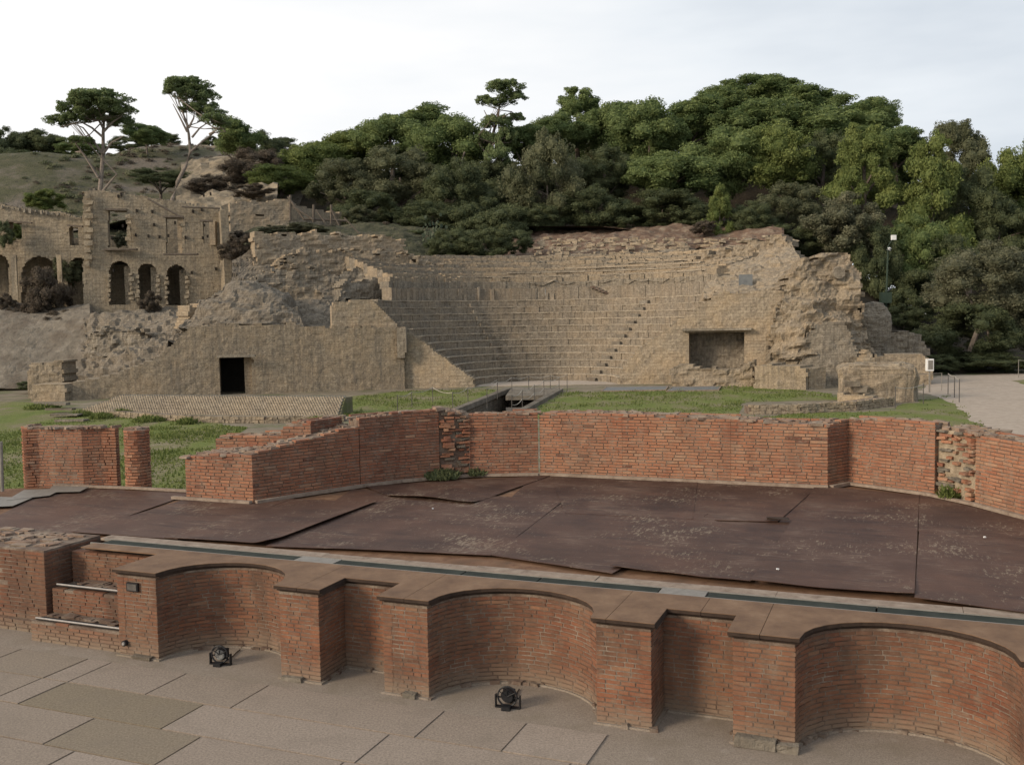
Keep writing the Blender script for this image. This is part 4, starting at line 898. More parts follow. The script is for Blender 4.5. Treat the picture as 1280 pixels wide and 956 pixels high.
def reveal(parent, u0, u1, v0, v1, Y, dpt=.5, mat='tufa_clean'):
    """right jamb block added inside an opening to show a lit reveal"""
    a, b, t = P(u0, v1, Y), P(u1+3, v1, Y), P(u0, v0, Y); m = MB(); m.box(((a[0]+b[0])/2, Y+dpt/2+.3, (a[2]+t[2])/2), (b[0]-a[0], dpt, t[2]-a[2]+.4), 0, jit=.03)
    v = np.concatenate(m.V); mk('jamb', v, m.F, M[mat], parent, uv=v[:, [0, 2]]+v[:, [1, 1]]*.5)
reveal(wl, 305, 316, 449, 499, 62.2)
# flanks of the seating
fl = thing('ruined_flank', P(400, 330, 72), 'eroded masonry bank left of the seating under the flat topped wall', 'ruin')
patch('rubble_face', fl, M['scree'], [[(225, 425, 63.8), (300, 425, 64.5), (380, 425, 65.3), (420, 420, 66.5), (470, 400, 68.5)], [(240, 384, 68), (300, 378, 70), (370, 376, 71), (425, 374, 72.5), (475, 374, 74)],
      [(285, 356, 73.5), (320, 346, 75), (380, 348, 76), (440, 348, 77.5), (500, 354, 79.5)], [(290, 325, 76), (325, 310, 77.5), (380, 310, 79), (440, 317, 81), (520, 325, 84)]], .15, .20, .7, 21, blocky=.12, oc=6, strata=3.)
sheet_wall('upper_wall', fl, M['tufa_clean'], P(318, 300, 76), P(510, 300, 82), [(318, 345), (318, 290), (400, 292), (505, 299), (508, 318), (560, 325), (560, 345)], 1.4, .15, .10, .12, .18, seed=8, zmin=2)
sheet_wall('middle_wall', fl, M['tufa'], P(320, 330, 73.5), P(500, 330, 78), [(340, 385), (345, 330), (380, 312), (430, 312), (500, 316), (560, 335), (560, 352), (440, 352), (430, 376)], 1.2, .14, .14, .2, .3, seed=9, zmin=2)
sheet_wall('footing_wall', fl, M['tufa_grey'], P(430, 350, 72), P(520, 350, 77), [(420, 378), (430, 352), (520, 345), (620, 352), (620, 374), (500, 376)], 1., .16, .16, .2, .2, seed=10, zmin=2)
sheet_wall('terrace_wall', fl, M['tufa'], P(296, 380, 70), P(425, 380, 71.8), [(292, 430), (296, 378), (318, 363), (352, 357), (388, 362), (404, 372), (418, 380), (420, 430)], .9, .12, .12, .22, .28, seed=41, zmin=3)
sheet_wall('terrace_wall', fl, M['tufa_grey'], P(310, 350, 72.3), P(470, 350, 75.5), [(305, 385), (312, 352), (335, 338), (372, 334), (410, 340), (450, 338), (470, 345), (470, 385)], .9, .12, .12, .2, .3, seed=42, zmin=3)
fr = thing('ruined_flank', P(940, 330, 70), 'eroded masonry bank right of the seating below the olive green tree', 'ruin')
sheet_wall('upper_wall', fr, M['tufa'], P(850, 340, 76), P(1010, 340, 70), [(800, 368), (815, 345), (880, 322), (925, 308), (940, 302), (965, 293), (978, 294), (982, 305), (992, 320), (1000, 380), (900, 372)], 1.6, .15, .18, .4, .3, seed=11, zmin=2)
patch('rubble_face', fr, M['tufa'], [[(880, 372, 65.5), (920, 368, 65), (1000, 365, 64.5)], [(880, 358, 68), (930, 350, 67.5), (1000, 345, 66)], [(890, 335, 72), (940, 325, 71), (1000, 322, 68)], [(900, 318, 76), (950, 300, 75), (985, 305, 73)]], .14, .22, .8, 22, blocky=.12, oc=6)
q = P(932, 352, 66.5); MB().box(q, (.9, .12, .95), -.1).build('hatch', M['bluegrey'], fr)
# big rock mass on the right
rm_ = thing('ruined_tower', P(1020, 400, 62), 'tall eroded tufa ruin at the right end of the theatre with a rounded shoulder', 'ruin')
sheet_wall('core', rm_, M['tufa'], P(955, 470, 63), P(1090, 470, 62), [(958, 540), (958, 440), (968, 405), (975, 375), (985, 345), (1000, 326), (1025, 319), (1050, 318), (1066, 330), (1073, 345), (1077, 385), (1084, 425), (1098, 452), (1100, 540)], 3., .14, .18, .75, .25, seed=12)
patch('broken_core', rm_, M['tufa'], [[(958, 470, 61.6), (1000, 474, 60.8), (1050, 476, 61.2), (1095, 475, 61.8)], [(966, 435, 61.6), (1005, 425, 60.4), (1045, 430, 61.), (1085, 435, 61.9)], [(974, 400, 62), (1010, 385, 61.3), (1045, 392, 61.6), (1078, 405, 62.2)], [(985, 360, 62.8), (1015, 345, 62.3), (1045, 352, 62.4), (1070, 365, 62.6)]], .13, .36, .8, 23, blocky=.12, oc=6)
q = P(1049, 341, 61.7); m_ = MB(); m_.tube([q+np.array([0, .3, 0]), q-np.array([0, .05, 0])], [.40, .37], 20); m_.build('round_relief', M['tufa_grey'], rm_, uv=np.concatenate(m_.V)[:, [0, 2]])
sheet_wall('plastered_pier', rm_, M['tufa_grey'], P(1030, 470, 60.3), P(1092, 470, 60.0), [(1000, 540), (1002, 440), (1010, 412), (1030, 402), (1055, 402), (1062, 415), (1072, 440), (1078, 455), (1085, 540)], 2., .12, .05, .2, .1, seed=13)
sheet_wall('spur', rm_, M['tufa_clean'], P(1076, 470, 59), P(1100, 470, 59), [(1077, 530), (1080, 446), (1085, 437), (1091, 446), (1097, 530)], 1., .12, .05, .1, .1, seed=14)
hm = thing('ruined_wall', P(1120, 440, 66), 'rounded hump of masonry and low wall right of the tall ruin', 'ruin')
sheet_wall('low_stretch', hm, M['tufa_grey'], P(1075, 460, 66), P(1170, 460, 66), [(1074, 530), (1076, 420), (1090, 412), (1110, 411), (1126, 412), (1150, 418), (1161, 438), (1163, 530)], 1.2, .12, .10, .22, .16, seed=15)
st_ = thing('low_wall', P(1125, 455, 61), 'flat topped low wall beside the white box on its post', 'wall')
sheet_wall('masonry', st_, M['tufa'], P(1090, 462, 61), P(1166, 462, 60), [(1092, 530), (1094, 444), (1150, 441), (1165, 449), (1165, 530)], 1.6, .12, .04, .05, .06, seed=16)
lf = thing('low_wall', P(985, 478, 58.5), 'low square masonry plinth at the foot of the tall ruin', 'wall')
sheet_wall('masonry', lf, M['tufa'], P(943, 480, 59.2), P(1008, 490, 57.3), [(943, 540), (943, 455), (1008, 461), (1008, 540)], 2.2, .12, .04, .04, .06, seed=17)
sheet_wall('side_block', lf, M['tufa_clean'], P(1011, 490, 57.6), P(1034, 490, 58.3), [(1012, 540), (1011, 461), (1032, 457), (1033, 540)], 1.5, .12, .03, .0, .04, seed=18)
ru = thing('low_ruin', P(1095, 490, 50), 'low rounded masonry ruin in the grass near the railings', 'ruin')
mb = MB()
for (u, v), w_ in (((1066, 480), .7), ((1075, 486), .6)): mb.box(P(u, v, 48.95), (w_, .2, .3), -.3, jit=.06)
mb.build('plaster_remains', M['plaster'], ru)
sheet_wall('footing', ru, M['tufa_clean'], P(1047, 500, 49), P(1125, 508, 46.9), [(1047, 540), (1047, 490), (1075, 494), (1110, 499), (1112, 540)], .6, .1, .05, .1, .08, seed=21)
def loaf(name, parent, mat, c, sz, rz, ex=.45, amp=.08, seed=0, res=.12, blocky=.04):
    """rounded block of masonry (superellipsoid) with an eroded surface"""
    nu_ = int(math.pi*(sz[0]+sz[1])/2/res); nv_ = int(math.pi*sz[2]/res/1.3)+4
    a, b = np.meshgrid(np.linspace(0, 2*math.pi, nu_, endpoint=False), np.linspace(-.5, .5, nv_)*math.pi)
    f = lambda x: np.sign(x)*np.abs(x)**ex
    V = np.stack([f(np.cos(b))*f(np.cos(a)), f(np.cos(b))*f(np.sin(a)), f(np.sin(b))], -1); N = V/(np.linalg.norm(V, axis=2, keepdims=True)+1e-9)
    V = V*np.array(sz)/2; V = V+N*(amp*fbm(V*np.array([1, 1, 1.8]), 1.1, seed, 5)+blocky*_h(np.floor(V*np.array([3, 3, 6])).astype(np.int64), seed))[..., None]
    cc, ss = math.cos(rz), math.sin(rz); V = np.stack([V[..., 0]*cc-V[..., 1]*ss, V[..., 0]*ss+V[..., 1]*cc, V[..., 2]], -1)+np.array(c)
    UV = np.stack([a*sz[0]/2, V[..., 2]+V[..., 1]*.3], -1).reshape(-1, 2)
    F = [[j*nu_+i, j*nu_+(i+1) % nu_, (j+1)*nu_+(i+1) % nu_, (j+1)*nu_+i] for j in range(nv_-1) for i in range(nu_)]
    return mk(name, V.reshape(-1, 3), F, mat, parent, uv=UV)
c_ = P(1096, 478, 50.0); loaf('masonry', ru, M['tufa'], (c_[0], 50.0, .55), (3.75, 2.2, 2.65), -.28, .30, .09, 3, blocky=.07)
c_ = P(1090, 420, 66.6); loaf('hump', hm, M['tufa_grey'], (c_[0], 66.8, 3.1), (2.4, 2.2, 4.1), 0, .7, .14, 5)
# low reticulate kerb walls
def low_wall(label, pts, z1, th_, name='low_wall', mat='tufa_clean', rag=.04, seed=0, blk=.28):
    """low wall of individually laid stones along ground points"""
    o = thing(name, pts[0], label, 'wall'); np.random.seed(seed); rd = random.Random(seed); cnt = 0; big = MB()
    for a, b in zip(pts[:-1], pts[1:]):
        a, b = np.array(a)[:2], np.array(b)[:2]; l_ = np.linalg.norm(b-a); d = (b-a)/l_; nn = np.array([-d[1], d[0]]); nn = nn if nn[1] > 0 else -nn; ang = math.atan2(d[1], d[0])
        mid = (a+b)/2+nn*(th_/2+.03); big.box((mid[0], mid[1], z1/2-.04), (l_, th_, z1-.06), ang)
        nrow = max(1, round(z1/.16)); hh = z1/nrow
        for r_ in range(nrow):
            s = (r_ % 2)*.1
            while s < l_-.05:
                ln = min(rd.uniform(.7, 1.3)*blk, l_-s); c = a+d*(s+ln/2)+nn*(.09+rd.uniform(-.02, .02))
                m = MB().box((c[0], c[1], hh*(r_+.5)+rd.uniform(-.01, .01)), (ln-.015, .2, hh-.01), ang, t=rd.random(), jit=.018)
                yield_.append((o, m)); s += ln
    big.build('core', M['mortar'], o); return o
yield_ = []
def flush(mat, limit=300):
    global yield_
    if not yield_: return
    o = yield_[0][0]; rest = MB(); random.shuffle(yield_)
    for k, (oo, m) in enumerate(yield_):
        if k < limit:
            v = np.concatenate(m.V); mk('stone', v, m.F, mat, oo, uv=np.c_[v[:, 0]+v[:, 1], v[:, 2]+v[:, 1]*.5])
        else: rest.add(np.concatenate(m.V), m.F)
    if rest.V: v = np.concatenate(rest.V); mk('stone_courses', v, rest.F, mat, o, uv=np.c_[v[:, 0]+v[:, 1], v[:, 2]+v[:, 1]*.5], kind='stuff')
    yield_ = []
low_wall('low curved stone kerb at the right edge of the lawn', [G(936, 518), G(1000, 517), G(1070, 513), G(1118, 507)], .42, .9, seed=1); flush(M['tufa_clean'])
low_wall('low rubble kerb with reddish stones across the left lawn', [G(135, 521), G(240, 528), G(330, 529), G(430, 527)], .30, .8, seed=2); flush(M['tufa'])
# reticulate sloping wall: diamond set stones
rt = thing('reticulate_wall', G(250, 519), 'low tufa wall faced with diagonal diamond stones in front of the doorway', 'wall')
a, b = G(100, 516)[:2], G(424, 520)[:2]; d = (b-a)/np.linalg.norm(b-a); l_ = np.linalg.norm(b-a); nn = np.array([-d[1], d[0]]); ang = math.atan2(d[1], d[0])
V = []; F = []; n = 0; rd = np.random.RandomState(5); hz_ = .86; sp = .145
for j in range(int(hz_/(sp*.5))+1):
    for i in range(int(l_/sp)):
        s = (i+.5*(j % 2))*sp; z = j*sp*.5; lim = hz_*(min(1, (s+.3)/2.4))
        if z > lim: continue
        y = .25*z/hz_*3+rd.uniform(-.009, .009); hw = sp*.49; 
        c = a+d*s+nn*(y-.04); bk_ = a+d*s+nn*(y+.25)
        for (q, k) in ((c, 0), (bk_, 1)):
            for dx, dz in ((-hw, 0), (0, -hw), (hw, 0), (0, hw)): V.append((q[0]+d[0]*dx*.9, q[1]+d[1]*dx*.9, z+dz+.03))
        F += [[n, n+1, n+2, n+3], [n, n+4, n+5, n+1], [n+1, n+5, n+6, n+2], [n+2, n+6, n+7, n+3], [n+3, n+7, n+4, n]]; n += 8
V = np.array(V); mk('diamond_stones', V, F, M['lip'], rt, uv=np.c_[V[:, 0]+7, V[:, 2]], kind='stuff')
mm = [(*(a+nn*.02), -.1), (*(b+nn*.02), -.1), (*(b+nn*.75), hz_-.03), (*(a+d*2+nn*.75), hz_-.03), (*(a+nn*1.5), -.1), (*(b+nn*1.5), -.1), (*(b+nn*1.5), hz_-.05), (*(a+d*2+nn*1.5), hz_-.05)]
mk('core', mm, [[0, 1, 2, 3], [3, 2, 6, 7], [1, 5, 6, 2], [0, 3, 7, 4], [4, 7, 6, 5]], M['ground'], rt)
# little steps on the left lawn
ls = thing('garden_steps', G(80, 525), 'few worn stone steps sunk in the left lawn', 'steps')
for k in range(4):
    q = G(90-k*7, 527-k*5.5); MB().box((q[0], q[1], .07+.06*k), (1.5, .45, .10), -.15, jit=.03).build('step', M['plaster'], ls)
# blocks left of the long wall
lk = thing('low_wall', P(60, 470, 60), 'rounded low masonry block at the left end of the long wall', 'wall')
sheet_wall('masonry', lk, M['tufa'], P(34, 480, 61.5), P(80, 480, 61.5), [(35, 540), (34, 465), (40, 455), (78, 452), (80, 540)], 2., .12, .06, .1, .08, seed=24)
sheet_wall('plinth', lk, M['tufa_clean'], P(40, 490, 58.8), P(82, 490, 58.8), [(40, 540), (40, 481), (82, 479), (82, 540)], 1.6, .12, .03, .0, .03, seed=25)

# trench with parapets in the lawn
tr = thing('trench', (*TR[0], 0), 'sunken passage in the lawn with pale parapets and a slab over its far end', 'trench')
hw_ = [np.array([*p, 0]) for p in TR]   # front-left, front-right, back-right, back-left
for a, b, n_ in ((hw_[0], hw_[3], 'parapet'), (hw_[1], hw_[2], 'parapet')):
    d = (b-a)/np.linalg.norm(b-a); c = (a+b)/2; MB().box(c+np.array([0, 0, .06]), (np.linalg.norm(b-a), .34, .26), math.atan2(d[1], d[0]), jit=.02).build(n_, M['plaster'], tr)
for a, b in ((hw_[0], hw_[3]), (hw_[1], hw_[2]), (hw_[3], hw_[2]), (hw_[0], hw_[1])):
    V = [a+np.array([0, 0, -.06]), b+np.array([0, 0, -.06]), b-np.array([0, 0, 2.2]), a-np.array([0, 0, 2.2])]; V = np.array(V); mk('side_wall', V, [[0, 1, 2, 3]], M['tufa_grey'], tr, uv=np.c_[V[:, 0]+V[:, 1], V[:, 2]])
mk('trench_floor', [p-np.array([0, 0, 2.15]) for p in hw_], [[0, 1, 2, 3]], M['mortar'], tr)
c0, c1 = G(636, 497), G(690, 496); q = (G(634, 496)+G(692, 492)+G(700, 488)+G(640, 487))/4
V = [G(632, 498), G(686, 497), G(702, 488), G(640, 486)]; MB().prism([(p[0], p[1]) for p in V], -.1, .14).build('cover_slab', M['plaster'], tr)
V = [G(634, 505), G(676, 504), G(684, 499), G(632, 499)]; MB().prism([(p[0], p[1]) for p in V], -.6, -.45).build('stair_landing', M['beam'], tr)
# railing posts with ropes
def railing(label, pts, h, Ysag=.12, mat='post', sag=True, rails=(1.,), group='railings', r=.022):
    o = thing('rope_railing' if sag else 'metal_railing', pts[0], label, 'railing', group)
    for p in pts: MB().tube([p, p+np.array([0, 0, h])], r, 6).build('post', M[mat], o)
    for f in rails:
        for a, b in zip(pts[:-1], pts[1:]):
            a2, b2 = a+np.array([0, 0, h*f-.03]), b+np.array([0, 0, h*f-.03]); n = 7
            MB().tube([a2+(b2-a2)*t-np.array([0, 0, (Ysag*4*t*(1-t) if sag else 0)]) for t in np.linspace(0, 1, n)], .016, 5).build('rope' if sag else 'rail', M['rope' if sag else mat], o)
railing('rope railing on the left lawn beside the sunken passage', [G(497, 515), G(515, 510), G(541, 503), G(566, 511), G(585, 504), G(622, 492)], .85)
railing('rope railing along the right parapet of the sunken passage', [G(640, 519), G(653, 511), G(668, 503), G(680, 496), G(699, 491)], .95, rails=(1., .55))
railing('rope railing crossing the far end of the sunken passage', [G(609, 510), G(622, 499), G(640, 492), G(661, 490), G(688, 489), G(709, 488)], 1.0, rails=(1.,))
railing('metal railing with leaning top rail beside the white box', [G(1144, 495), G(1147, 489), G(1177, 488)], 1.0, mat='cover', sag=False)
railing('three thin posts at the edge of the gravel path', [G(1185, 493), G(1193, 497), G(1199, 503)], 1.15, mat='post', sag=True, Ysag=.05)
railing('wooden rail on two posts before the low ruin', [G(1119, 510), G(1154, 505)], 1.0, mat='post', sag=True)
railing('railing post at the right picture edge by the gravel path', [G(1273, 472), G(1300, 478)], 1.2, mat='cover', sag=False)
# glass covers on the ground right of the orchestra
gc = thing('ground_grille', G(820, 488), 'long blue grey cover set in a pale frame at the lawn edge', 'cover')
for u0, u1 in ((752, 832), (834, 898)):
    V = [G(u0, 490), G(u1, 488.5), G(u1+3, 484), G(u0+6, 485)]; MB().prism([(p[0], p[1]) for p in V], 0, .07).build('panel', M['bluegrey'], gc)
    for a, b in ((V[0], V[1]), (V[3], V[2]), (V[0], V[3]), (V[1], V[2])):
        d = b-a; MB().box((a+b)/2+np.array([0, 0, .04]), (np.linalg.norm(d)+.1, .07, .09), math.atan2(d[1], d[0])).build('frame', M['pale_wood'], gc)
# white box on post
wb = thing('meter_box', G(1162, 488), 'white cabinet on a short post in front of the low wall', 'cabinet'); c = P(1162, 456, 54)
MB().box(c, (.36, .25, .66)).build('cabinet', M['white'], wb); MB().box(c+np.array([0, -.13, 0]), (.26, .012, .5)).build('door', M['cover'], wb); MB().tube([c-np.array([0, 0, .3]), np.array([c[0], c[1], 0])], .05, 8).build('post', M['cover'], wb)
# lamp post
lp = thing('lamp_post', P(1107, 372, 74), 'tall green lamp post with a white floodlight before the dark trees', 'lamp post')
a, b = P(1107, 400, 74), P(1110, 308, 74); MB().tube([a, b], [.09, .06], 8).build('pole', M['green_metal'], lp)
m = MB(); q = P(1111, 313, 73.8); m.tube([q+np.array([0, 0, .0]), q+np.array([.05, 0, .14]), q+np.array([.05, 0, .22])], [.2, .16, .04], 12); m.build('camera_dome', M['white'], lp)
q = P(1117, 297, 73.9); MB().box(q, (.34, .2, .36)).build('floodlight_head', M['white'], lp); MB().tube([b, P(1113, 303, 74), q+np.array([0, .1, -.15])], .03, 6).build('bracket', M['green_metal'], lp)
MB().box(P(1107, 372, 73.5), (.8, .4, .8)).build('control_cabinet', M['green_metal'], lp)

# ================================================================== VILLA ON THE LEFT
vl = thing('ruined_villa', P(190, 380, 78), 'roofless two storey tufa villa with three arches and empty upper windows', 'building')
def arch(u0, u1, v_top, v_bot, n=8, slope=0.):
    c = (u0+u1)/2; r = (u1-u0)/2; k = min(r, (v_bot-v_top)*.45)
    return [(u0, v_bot), (u0, v_top+k)]+[(c-r*math.cos(math.pi*i/n), v_top+k-k*math.sin(math.pi*i/n)) for i in range(1, n)]+[(u1, v_top+k), (u1, v_bot)]
fp0, fp1 = P(105, 380, 77), P(283, 380, 79.5)
holes = [[(135, 263), (159, 265), (160, 311), (135, 309)], [(207, 272), (228, 273), (228, 318), (208, 317)], [(253, 277), (265, 277), (265, 304), (254, 304)],
         arch(136, 163, 326, 381), arch(172, 196, 329, 381), arch(208, 233, 331, 382)]
sheet_wall('front_wall', vl, M['villa'], fp0, fp1, [(104, 470), (104, 240), (118, 238), (160, 243), (210, 250), (244, 258), (275, 260), (279, 318), (281, 350), (283, 470)], .9, .08, .02, .0, .06, holes, seed=30, zmin=1.5)
off = np.array([-1.5, 7, 0])
sheet_wall('rear_wall', vl, M['villa'], fp0+off, fp1+off, [(80, 400), (80, 300), (165, 292), (168, 258), (262, 262), (262, 400)], .8, .25, .02, 0, .05, [], seed=31, zmin=1.5)
sheet_wall('side_wall', vl, M['villa'], P(276, 350, 79.5), P(262, 350, 87), [(283, 380), (275, 262), (272, 268), (268, 300), (268, 380)], .6, .2, .02, 0, .02, seed=32, zmin=1.5)
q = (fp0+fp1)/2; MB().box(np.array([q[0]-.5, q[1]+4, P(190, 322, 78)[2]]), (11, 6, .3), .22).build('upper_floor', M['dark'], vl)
MB().box(np.array([q[0]-.5, q[1]+4.2, P(190, 386, 78)[2]]), (11, 6.2, .3), .22).build('lower_floor', M['rock'], vl)
# timber lintels, brackets, quoins and dark blocks for hole shade
for u0, u1, v in ((133, 160, 262), (205, 231, 271), (251, 267, 276)):
    a, b = P(u0, v, 77.6), P(u1, v+1, 77.9); MB().box((a+b)/2-np.array([0, .25, 0]), (np.linalg.norm(b-a), .3, .14), .2).build('lintel', M['beam'], vl)
for u0, u1, v in ((131, 172, 312), (205, 248, 318)):
    a, b = P(u0, v, 77.2), P(u1, v, 77.6); MB().box((a+b)/2-np.array([0, .1, 0]), (np.linalg.norm(b-a), .6, .12), .12).build('balcony_slab', M['beam'], vl)
a, b = P(186, 249, 77.8), P(231, 274, 78.2); MB().tube([a-np.array([0, .2, 0]), b-np.array([0, .2, 0])], .08, 5).build('roof_scar', M['beam'], vl)
a, b = P(228, 259, 78.2), P(276, 261, 79); MB().tube([a-np.array([0, .2, 0]), b-np.array([0, .2, 0])], .07, 5).build('roof_scar', M['beam'], vl)
for i in range(11): MB().box(P(109.5+(i % 2)*1.2, 245+i*8.5, 76.9), (.4+.25*(i % 2), .22, .36), .2, jit=.05).build('quoin', M['villa'], vl)
rd0 = random.Random(12)
for hx, h0, h1 in ((160.5, 268, 308), (229, 277, 315), (266, 280, 303)):
    for i in range(int((h1-h0)/7)): MB().box(P(hx+(i % 2)*.8, h0+3+i*7, 77.5+.02*(hx-160)), (rd0.uniform(.2, .5), .26, rd0.uniform(.22, .36)), .2, jit=.04).build('jamb_stone', M['villa'], vl)
for cx, h0, h1 in ((163.5, 340, 380), (197, 342, 380), (233.5, 344, 381), (136, 342, 380), (172, 343, 380), (208, 345, 381)):
    for i in range(int((h1-h0)/6)): MB().box(P(cx+(i % 2)*.8, h0+3+i*6, 77.35+.014*(cx-136)), (rd0.uniform(.15, .42), .2, rd0.uniform(.18, .3)), .2, jit=.04).build('jamb_stone', M['villa'], vl)
m = MB(); rd = random.Random(2)
for i in range(24):
    u, v = rd.uniform(115, 270), rd.choice((245, 262, 280, 296, 338)); m.box(P(u, v+rd.uniform(-3, 3), 77.0+(u-105)*.0139), (.12, .3, .22), .2)
m.build('hole_shade_blocks', M['dark'], vl)  # dark blocks on the wall face paint the shade of putlog holes
m = MB()   # upright stones and joist stubs along the wall heads
for i in range(26):
    u = 112+i*6.2+rd.uniform(-1, 1); v = 240+max(0, u-118)*.15; m.box(P(u, v-1.5, 77.4+(u-105)*.014), (rd.uniform(.1, .2), .25, rd.uniform(.1, .5)), .2, jit=.04)
m.build('wall_head_stubs', M['tufa_grey'], vl)
for u0, u1, v0, v1 in ((155, 163, 336, 381), (188, 196, 337, 381), (224, 233, 340, 382)): reveal(vl, u0, u1, v0, v1, 78.0+(u0-150)*.014, .7, 'villa')
for u0, u1, v0, v1 in ((221, 228, 276, 317), (261, 265, 279, 303)): reveal(vl, u0, u1, v0, v1, 78.6, .6, 'tufa_clean')
# left wing with arcade
vw = thing('ruined_arcade', P(50, 380, 80), 'lower villa wing with wide arches at the left picture edge, bushes hanging from it', 'building')
w0, w1 = P(-60, 380, 79), P(108, 380, 79.6)
holes = [[(10, 278), (27, 279), (27, 302), (10, 302)], [(87, 283), (98, 285), (98, 307), (87, 306)], arch(-12, 11, 319, 372, slope=0), arch(27, 72, 320, 382), arch(84, 113, 322, 382), arch(-55, -22, 319, 372)]
sheet_wall('front_wall', vw, M['villa'], w0, w1, [(-70, 400), (-70, 258), (0, 256), (35, 261), (75, 265), (100, 273), (108, 275), (108, 400)], .9, .10, .03, .0, .08, holes, seed=33, zmin=1.)
sheet_wall('rear_wall', vw, M['villa'], w0+np.array([0, 6, 0]), w1+np.array([0, 6, 0]), [(-90, 400), (-90, 290), (40, 300), (105, 300), (105, 400)], .7, .3, .03, 0, .05, seed=34, zmin=1.)
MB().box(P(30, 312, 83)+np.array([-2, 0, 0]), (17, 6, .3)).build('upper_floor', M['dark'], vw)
for u0, u1, v in ((8, 40, 277), (84, 104, 282)):
    a, b = P(u0, v-1, 78.8), P(u1, v+2, 78.9); MB().box((a+b)/2, (np.linalg.norm(b-a), .3, .12), 0, tilt=(0, .1)).build('lintel', M['beam'], vw)
for u in (19, 75): MB().box(P(u, 347, 78.7), (.4, .2, 3.6), jit=.05).build('pilaster', M['villa'], vw)
m = MB()
for i in range(15): m.box(P(3+i*7, 259+i*.9, 79.1), (rd.uniform(.1, .2), .25, rd.uniform(.05, .4)), 0, jit=.04)
m.build('wall_head_stubs', M['tufa_grey'], vw)
# cliff / retaining faces under the villa
cl = thing('retaining_wall', P(60, 440, 72), 'stained plastered retaining wall under the villa arcade', 'wall')
patch('plastered_face', cl, M['plaster'], [[(-90, 487, 69), (0, 486, 69), (60, 484, 69.5), (112, 482, 70)], [(-90, 440, 71.5), (0, 440, 71.5), (60, 440, 72), (112, 438, 72)], [(-90, 405, 73.5), (0, 405, 74), (60, 400, 74.5), (112, 395, 74)], [(-90, 372, 78), (0, 374, 78.3), (60, 384, 78), (112, 380, 77)]], .16, .07, .8, 31, blocky=.03)
rk = thing('rock_terrace', P(170, 420, 68), 'rubble terrace of weathered tufa under the three villa arches', 'rock')
patch('rubble_face', rk, M['scree'], [[(95, 487, 66), (150, 470, 63.5), (200, 445, 63.5), (250, 415, 65)], [(100, 445, 69), (140, 435, 67.5), (200, 415, 67), (250, 400, 68)], [(104, 415, 72), (150, 408, 71), (210, 402, 70.5), (260, 392, 71)], [(104, 382, 76.5), (150, 382, 76.8), (215, 383, 77.6), (285, 378, 79)]], .22, .5, .5, 32, blocky=.2)
sheet_wall('rubble_courses', rk, M['tufa_grey'], P(108, 440, 67), P(185, 440, 66.5), [(108, 446), (112, 420), (125, 412), (180, 415), (178, 432), (165, 444)], .8, .12, .22, .2, .25, seed=35, zmin=1)
sheet_wall('buttress', rk, M['tufa_clean'], P(240, 400, 66.5), P(290, 380, 70), [(232, 412), (236, 385), (250, 381), (288, 379), (292, 407)], 1., .14, .06, .1, .1, seed=36, zmin=1)
bd = thing('boulder', P(330, 385, 67), 'large smooth grey tufa outcrop behind the long wall', 'rock')
patch('rock_face', bd, M['scree'], [[(222, 409, 63.6), (270, 408, 63.6), (330, 407, 63.8), (380, 408, 64.2)], [(232, 400, 64.4), (275, 392, 64.2), (330, 388, 64.2), (374, 392, 65)], [(250, 386, 66), (292, 362, 66), (335, 366, 66), (366, 378, 66.6)], [(262, 376, 69), (300, 354, 69.5), (332, 356, 69.5), (358, 368, 69)]], .14, .38, .8, 33, blocky=.1)
# small upper building and beams
ub = thing('ruined_house', P(325, 265, 92), 'small roofless tufa building on the bank above the flat topped wall', 'building')
sheet_wall('front_wall', ub, M['tufa_clean'], P(287, 280, 90), P(362, 280, 92), [(287, 300), (287, 254), (330, 251), (357, 248), (362, 250), (362, 300)], 1.2, .16, .05, .05, .1, [[(319, 268), (330, 268), (330, 270), (319, 270)]], seed=37, zmin=6)
sheet_wall('side_wall', ub, M['tufa'], P(362, 280, 92), P(430, 280, 97), [(362, 300), (363, 252), (372, 256), (395, 262), (430, 268), (430, 300)], .8, .18, .05, .05, .15, seed=38, zmin=6)
sta = thing('timber_stair', P(390, 265, 88), 'broken timber stair frame leaning beside the small upper building', 'stairs')
MB().tube([P(360, 246, 88), P(380, 274, 88), P(434, 276, 89)], .12, 6).build('stringer', M['beam'], sta); MB().tube([P(366, 258, 87.7), P(392, 275, 87.7)], .1, 6).build('brace', M['beam'], sta)
for u, v0, v1 in ((363, 244, 276), (392, 256, 278), (414, 256, 280)): MB().tube([P(u, v1, 88), P(u, v0, 88)], .11, 6).build('post', M['beam'], sta)
for u, v, u2, v2 in ((395, 262, 406, 278), (414, 262, 424, 282), (430, 272, 452, 295)): MB().tube([P(u, v, 87.8), P(u2, v2, 87.8)], .07, 6).build('brace', M['beam'], sta)

